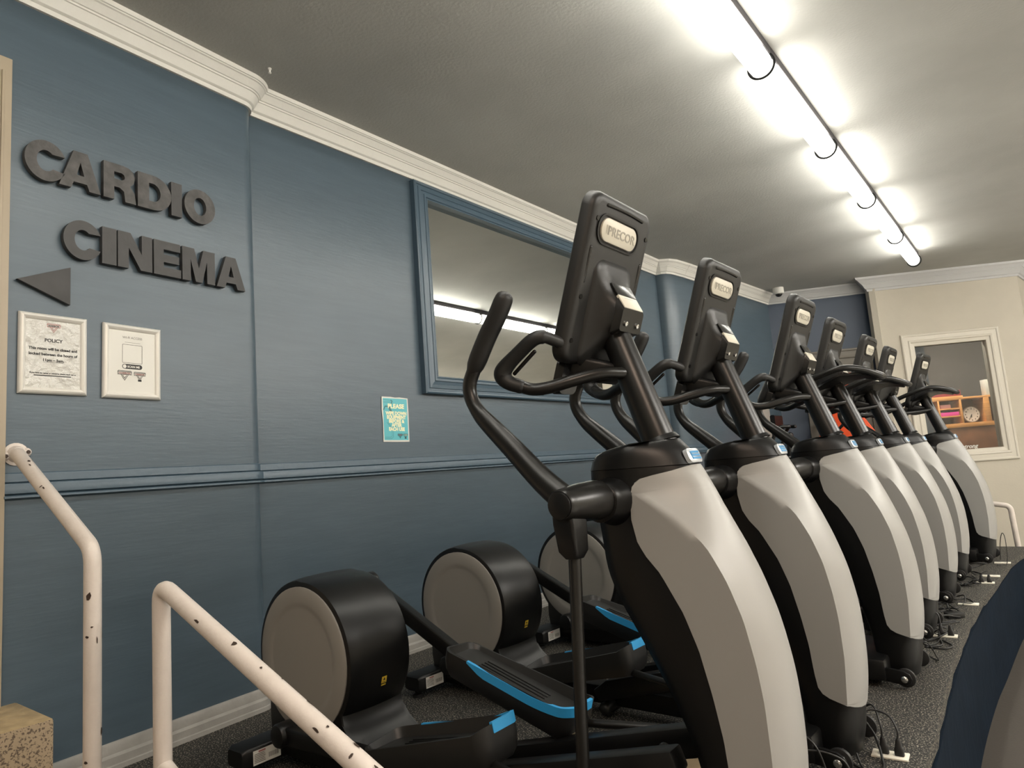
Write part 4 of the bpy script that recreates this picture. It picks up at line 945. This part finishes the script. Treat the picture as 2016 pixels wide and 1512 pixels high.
def dup(root, loc, rz, label):
    r = root.copy(); C.objects.link(r); r.location = loc; r.rotation_euler = (0, 0, rz); r['label'] = label
    for ch in list(root.children):
        c_ = ch.copy(); C.objects.link(c_); c_.parent = r
        for g in list(ch.children):
            d = g.copy(); C.objects.link(d); d.parent = c_
            for h_ in list(g.children):
                k = h_.copy(); C.objects.link(k); k.parent = d
    return r
for lb, loc, rz, mv, ph in labels:
    if (mv, ph) in cache: dup(cache[(mv, ph)], loc, rz, lb)
    else: cache[(mv, ph)] = machine(lb, loc, rz, mv, ph)

# tan board on the floor between the first two machines
mb = MB(); mb.box(-1.75, -1.12, 2.24, 2.44, 0, .012); tag(build('plywood_board', mb, TAN, bevel=.002), 'tan board lying on the rubber floor under the nearest machine ramp', 'board')

# ------------------------------------------------------------------ floor outlets, plugs, cords
plates = [((-.590, 2.775), .30, 'floor outlet plate with two black plugs at the front of the photo'), ((-.600, 4.54), .25, 'floor outlet plate crowded with cords in front of the third and fourth machines'), ((-.560, 5.43), .1, 'small floor outlet plate half under looped cords'),
          ((-.515, 6.23), .3, 'floor outlet plate with a large black plug near the sixth machine'), ((-.495, 6.53), .2, 'floor outlet plate just beyond the large black plug'), ((-.450, 7.20), .2, 'farthest floor outlet plate in front of the last machine')]
def cordpath(pts): return smooth_path(pts, 8)
outs = []
for i, ((x, y), r, lb) in enumerate(plates):
    t = thing('floor_outlet', lb, 'outlet', (x, y, 0), r * .2, 'outlet plates on the platform floor')
    mb = MB(); mb.box(-.058, .058, -.032, .032, 0, .007); build('plate', mb, PLATEW, t, bevel=.002)
    for s in (-.024, .024):
        mb = MB(); mb.lathe((s, 0, .0068), (0, 0, 1), [(0, .016), (.0012, .016)], 18); build('socket', mb, WHT, t)
random.seed(21)
def plug(t, x, y):
    mb = MB(); mb.rings([[(a + x - t.location.x, b + y - t.location.y, z + .008) for a, b in rrect(w2, w2 * .8, .006, 3)] for z, w2 in ((0, .015), (.022, .015), (.030, .011), (.046, .009), (.054, .006))]); build('plug', mb, CORD, t)
def lead(name, lb, cords, plugs=(), cat='cable'):
    c0 = cords[0][0][-1]; t = thing(name, lb, cat, (c0[0], c0[1], 0), 0, 'mains cables on the platform floor')
    for pts, r in cords:
        mb = MB(); mb.tube([Vector(p) - t.location for p in cordpath(pts)], r, 8); build('cable', mb, CORD, t, smooth=60)
    for x, y in plugs: plug(t, x, y)
x, y = -.590, 2.775
lead('mains_cable', 'thin black cable rising from the left plug of the front outlet', [([(x - .018, y, .06), (x - .022, y + .01, .10), (x - .05, y + .05, .15), (-.70, 2.85, .10), (-.74, 2.70, .02), (-.66, 2.62, .006), (-.58, 2.60, .005), (-.60, 2.50, .005)], .0035)], [(x - .018, y)])
lead('mains_cable', 'looped black cable from the right plug of the front outlet', [([(x + .030, y, .06), (x + .03, y + .01, .09), (x, y + .03, .13), (-.655, 2.80, .135), (-.69, 2.72, .08), (-.66, 2.64, .012), (-.61, 2.57, .006), (-.57, 2.50, .006)], .0035)], [(x + .030, y)])
lead('mains_cable', 'thick black cable running from the far wheel of the second machine', [([(-.71, 2.88, .10), (-.67, 2.83, .085), (-.63, 2.78, .05), (-.60, 2.70, .006), (-.585, 2.62, .006), (-.56, 2.54, .006)], .0045)])
lead('mains_cable', 'black cable looping down over the near wheel of the second machine', [([(-.86, 2.46, .10), (-.80, 2.45, .15), (-.74, 2.44, .12), (-.71, 2.43, .03), (-.70, 2.38, .006), (-.72, 2.30, .006)], .0035)])
lead('mains_cable', 'black cable arching wide round the near wheel of the second machine to the floor', [([(-.88, 2.44, .13), (-.80, 2.44, .105), (-.72, 2.46, .10), (-.665, 2.48, .07), (-.645, 2.46, .01), (-.66, 2.40, .006), (-.72, 2.33, .006)], .004)])
def tangle(cx_, cy_, n, lbs, plugs=()):
    cs_ = []
    for k in range(n):
        P = []; a = random.uniform(0, 6.28); sg = random.choice((-1, 1))
        for j in range(random.randint(6, 9)):
            a += sg * random.uniform(.5, 1.1); rr_ = random.uniform(.05, .17)
            xx = cx_ + .75 * rr_ * math.cos(a) - .03
            P.append((min(xx, -.535), cy_ + 1.5 * rr_ * math.sin(a), max(.005, random.uniform(-.02, .05))))
        cs_.append((P, random.choice((.0035, .0045))))
    lead('cable_tangle', lbs, cs_, plugs)
lead('mains_cable', 'black cable sweeping from the crowded outlet round behind the third machine', [([(-.615, 4.54, .06), (-.63, 4.56, .12), (-.70, 4.52, .13), (-.72, 4.40, .04), (-.66, 4.28, .006), (-.58, 4.25, .006), (-.545, 4.32, .006), (-.60, 4.42, .006)], .004)], [(-.617, 4.538), (-.572, 4.538)])
lead('mains_cable', 'thin black cable by the far wheel of the third machine', [([(-.66, 3.86, .12), (-.60, 3.90, .12), (-.575, 3.96, .04), (-.58, 4.02, .006), (-.64, 4.10, .008)], .003)])
tangle(-.65, 4.50, 4, 'tangled black cables on the floor at the third and fourth machines')
tangle(-.64, 5.00, 4, 'tangled black cables on the floor between the fourth and fifth machines')
tangle(-.62, 5.45, 2, 'looped black cables on the floor in front of the fifth machine')
tangle(-.61, 6.20, 4, 'tangled black cables with two big plugs in front of the sixth machine', [(-.535, 6.228), (-.487, 6.228)])
tangle(-.57, 6.80, 2, 'looped black cables on the floor between the last two machines')
lead('mains_cable', 'thin black cable arching up in front of the farthest machine', [([(-.47, 7.33, .01), (-.45, 7.30, .16), (-.42, 7.22, .25), (-.40, 7.12, .20), (-.415, 7.10, .01), (-.48, 7.05, .006)], .003)])
p = thing('power_adapter', 'black rectangular adapter lying among the cords by the fourth machine', 'adapter', (-.60, 5.02, 0), .6)
mb = MB(); mb.box(-.05, .05, -.028, .028, 0, .032); build('adapter_body', mb, CORD, p, bevel=.006)

# ------------------------------------------------------------------ machines against the end wall
st = thing('stair_climber', 'black exercise machine with orange panels by the dark blue end wall', 'exercise machine', (-2.05, 10.19, LOW), 0)
def sp_(px, pz): return (px + 2.05, 0, pz - LOW)
mb = MB()
fnp = lambda a, b, d: (a + 2.05, d, b - LOW)
mb.prism([(-2.55, .5), (-1.72, .5), (-1.70, .95), (-1.76, 1.25), (-1.90, 1.50), (-2.10, 1.56), (-2.34, 1.50), (-2.47, 1.2)], fnp, -.25, -.21); build('lower_side_panel', mb, ORNG, st, bevel=.01)
mb = MB(); mb.prism([(-2.46, 1.56), (-2.30, 1.80), (-2.10, 1.96), (-2.04, 2.05), (-1.84, 2.06), (-1.84, 1.86), (-1.98, 1.74), (-2.28, 1.58)], fnp, -.25, -.21); build('upper_side_panel', mb, ORNG, st, bevel=.01)
mb = MB(); mb.box(-.50, .40, -.21, .10, 0, .9); mb.box(-.45, .1, -.20, .10, .9, 1.5); build('frame_body', mb, PLAS, st, bevel=.03)
mb = MB()
for s in (-.24, .28): mb.tube(smooth_path([(-.5, s, 1.4), (-.35, s, 1.7), (.0, s, 2.05), (.35, s, 2.05), (.5, s, 1.7)], 5), .022, 12)
build('handrails', mb, METB, st)
mb = MB(); mb.rings([[(a - .05, d, b + 2.3) for a, b in rrect(.22, .16, .05, 5)] for d in (-.15, .2)]); build('console', mb, PLAS, st, bevel=.01)
bk = thing('exercise_bike', 'black exercise bike glimpsed behind the third machine post', 'exercise machine', (-2.55, 8.75, 0), 0)
bk.location = (-2.66, 8.9, LOW)
mb = MB(); mb.rings([[(a, d, b + .95) for a, b in rrect(.28, .34, .2, 6)] for d in (-.1, .1)]); mb.box(-.36, .42, -.22, .22, 0, .06); mb.box(-.08, .08, -.06, .06, .06, .8); build('flywheel_case', mb, PLAS, bk, bevel=.02)
mb = MB(); mb.tube([(.05, 0, 1.1), (.12, 0, 1.9)], .04, 14); build('handlebar_post', mb, METB, bk)
for s in (-1, 1):
    mb = MB(); mb.tube(smooth_path([(.12, .03 * s, 1.62), (-.02, .16 * s, 1.62), (-.06, .22 * s, 1.75), (.04, .2 * s, 1.98), (.16, .12 * s, 2.0)], 5), .022, 12); build('handlebar', mb, METB, bk)
mb = MB(); mb.rings([[(a - .02, d, b + 2.02) for a, b in rrect(.03, .14, .02, 4)] for d in (-.16, .16)]); build('console', mb, PLAS, bk)
# small board with a picture on the far blue wall
fb = thing('notice_board', 'pale board with a small picture on the far blue wall', 'board', (-3.07, 9.35, 1.47), math.atan2(-.19, 2.57) * -1)
fb.rotation_euler = (0, 0, math.atan2(2.57, .19) - math.pi / 2)
mb = MB(); mb.box(0, .02, -.42, .42, -.22, .25); build('board', mb, LGREY, fb, bevel=.004)
mb = MB(); mb.box(.02, .024, -.30, .02, -.02, .17); build('picture', mb, WOOD, fb)
mb = MB(); mb.box(.024, .026, -.20, -.12, .0, .13); build('picture_mark', mb, INK, [c_ for c_ in fb.children if c_.name.startswith('picture')][0])
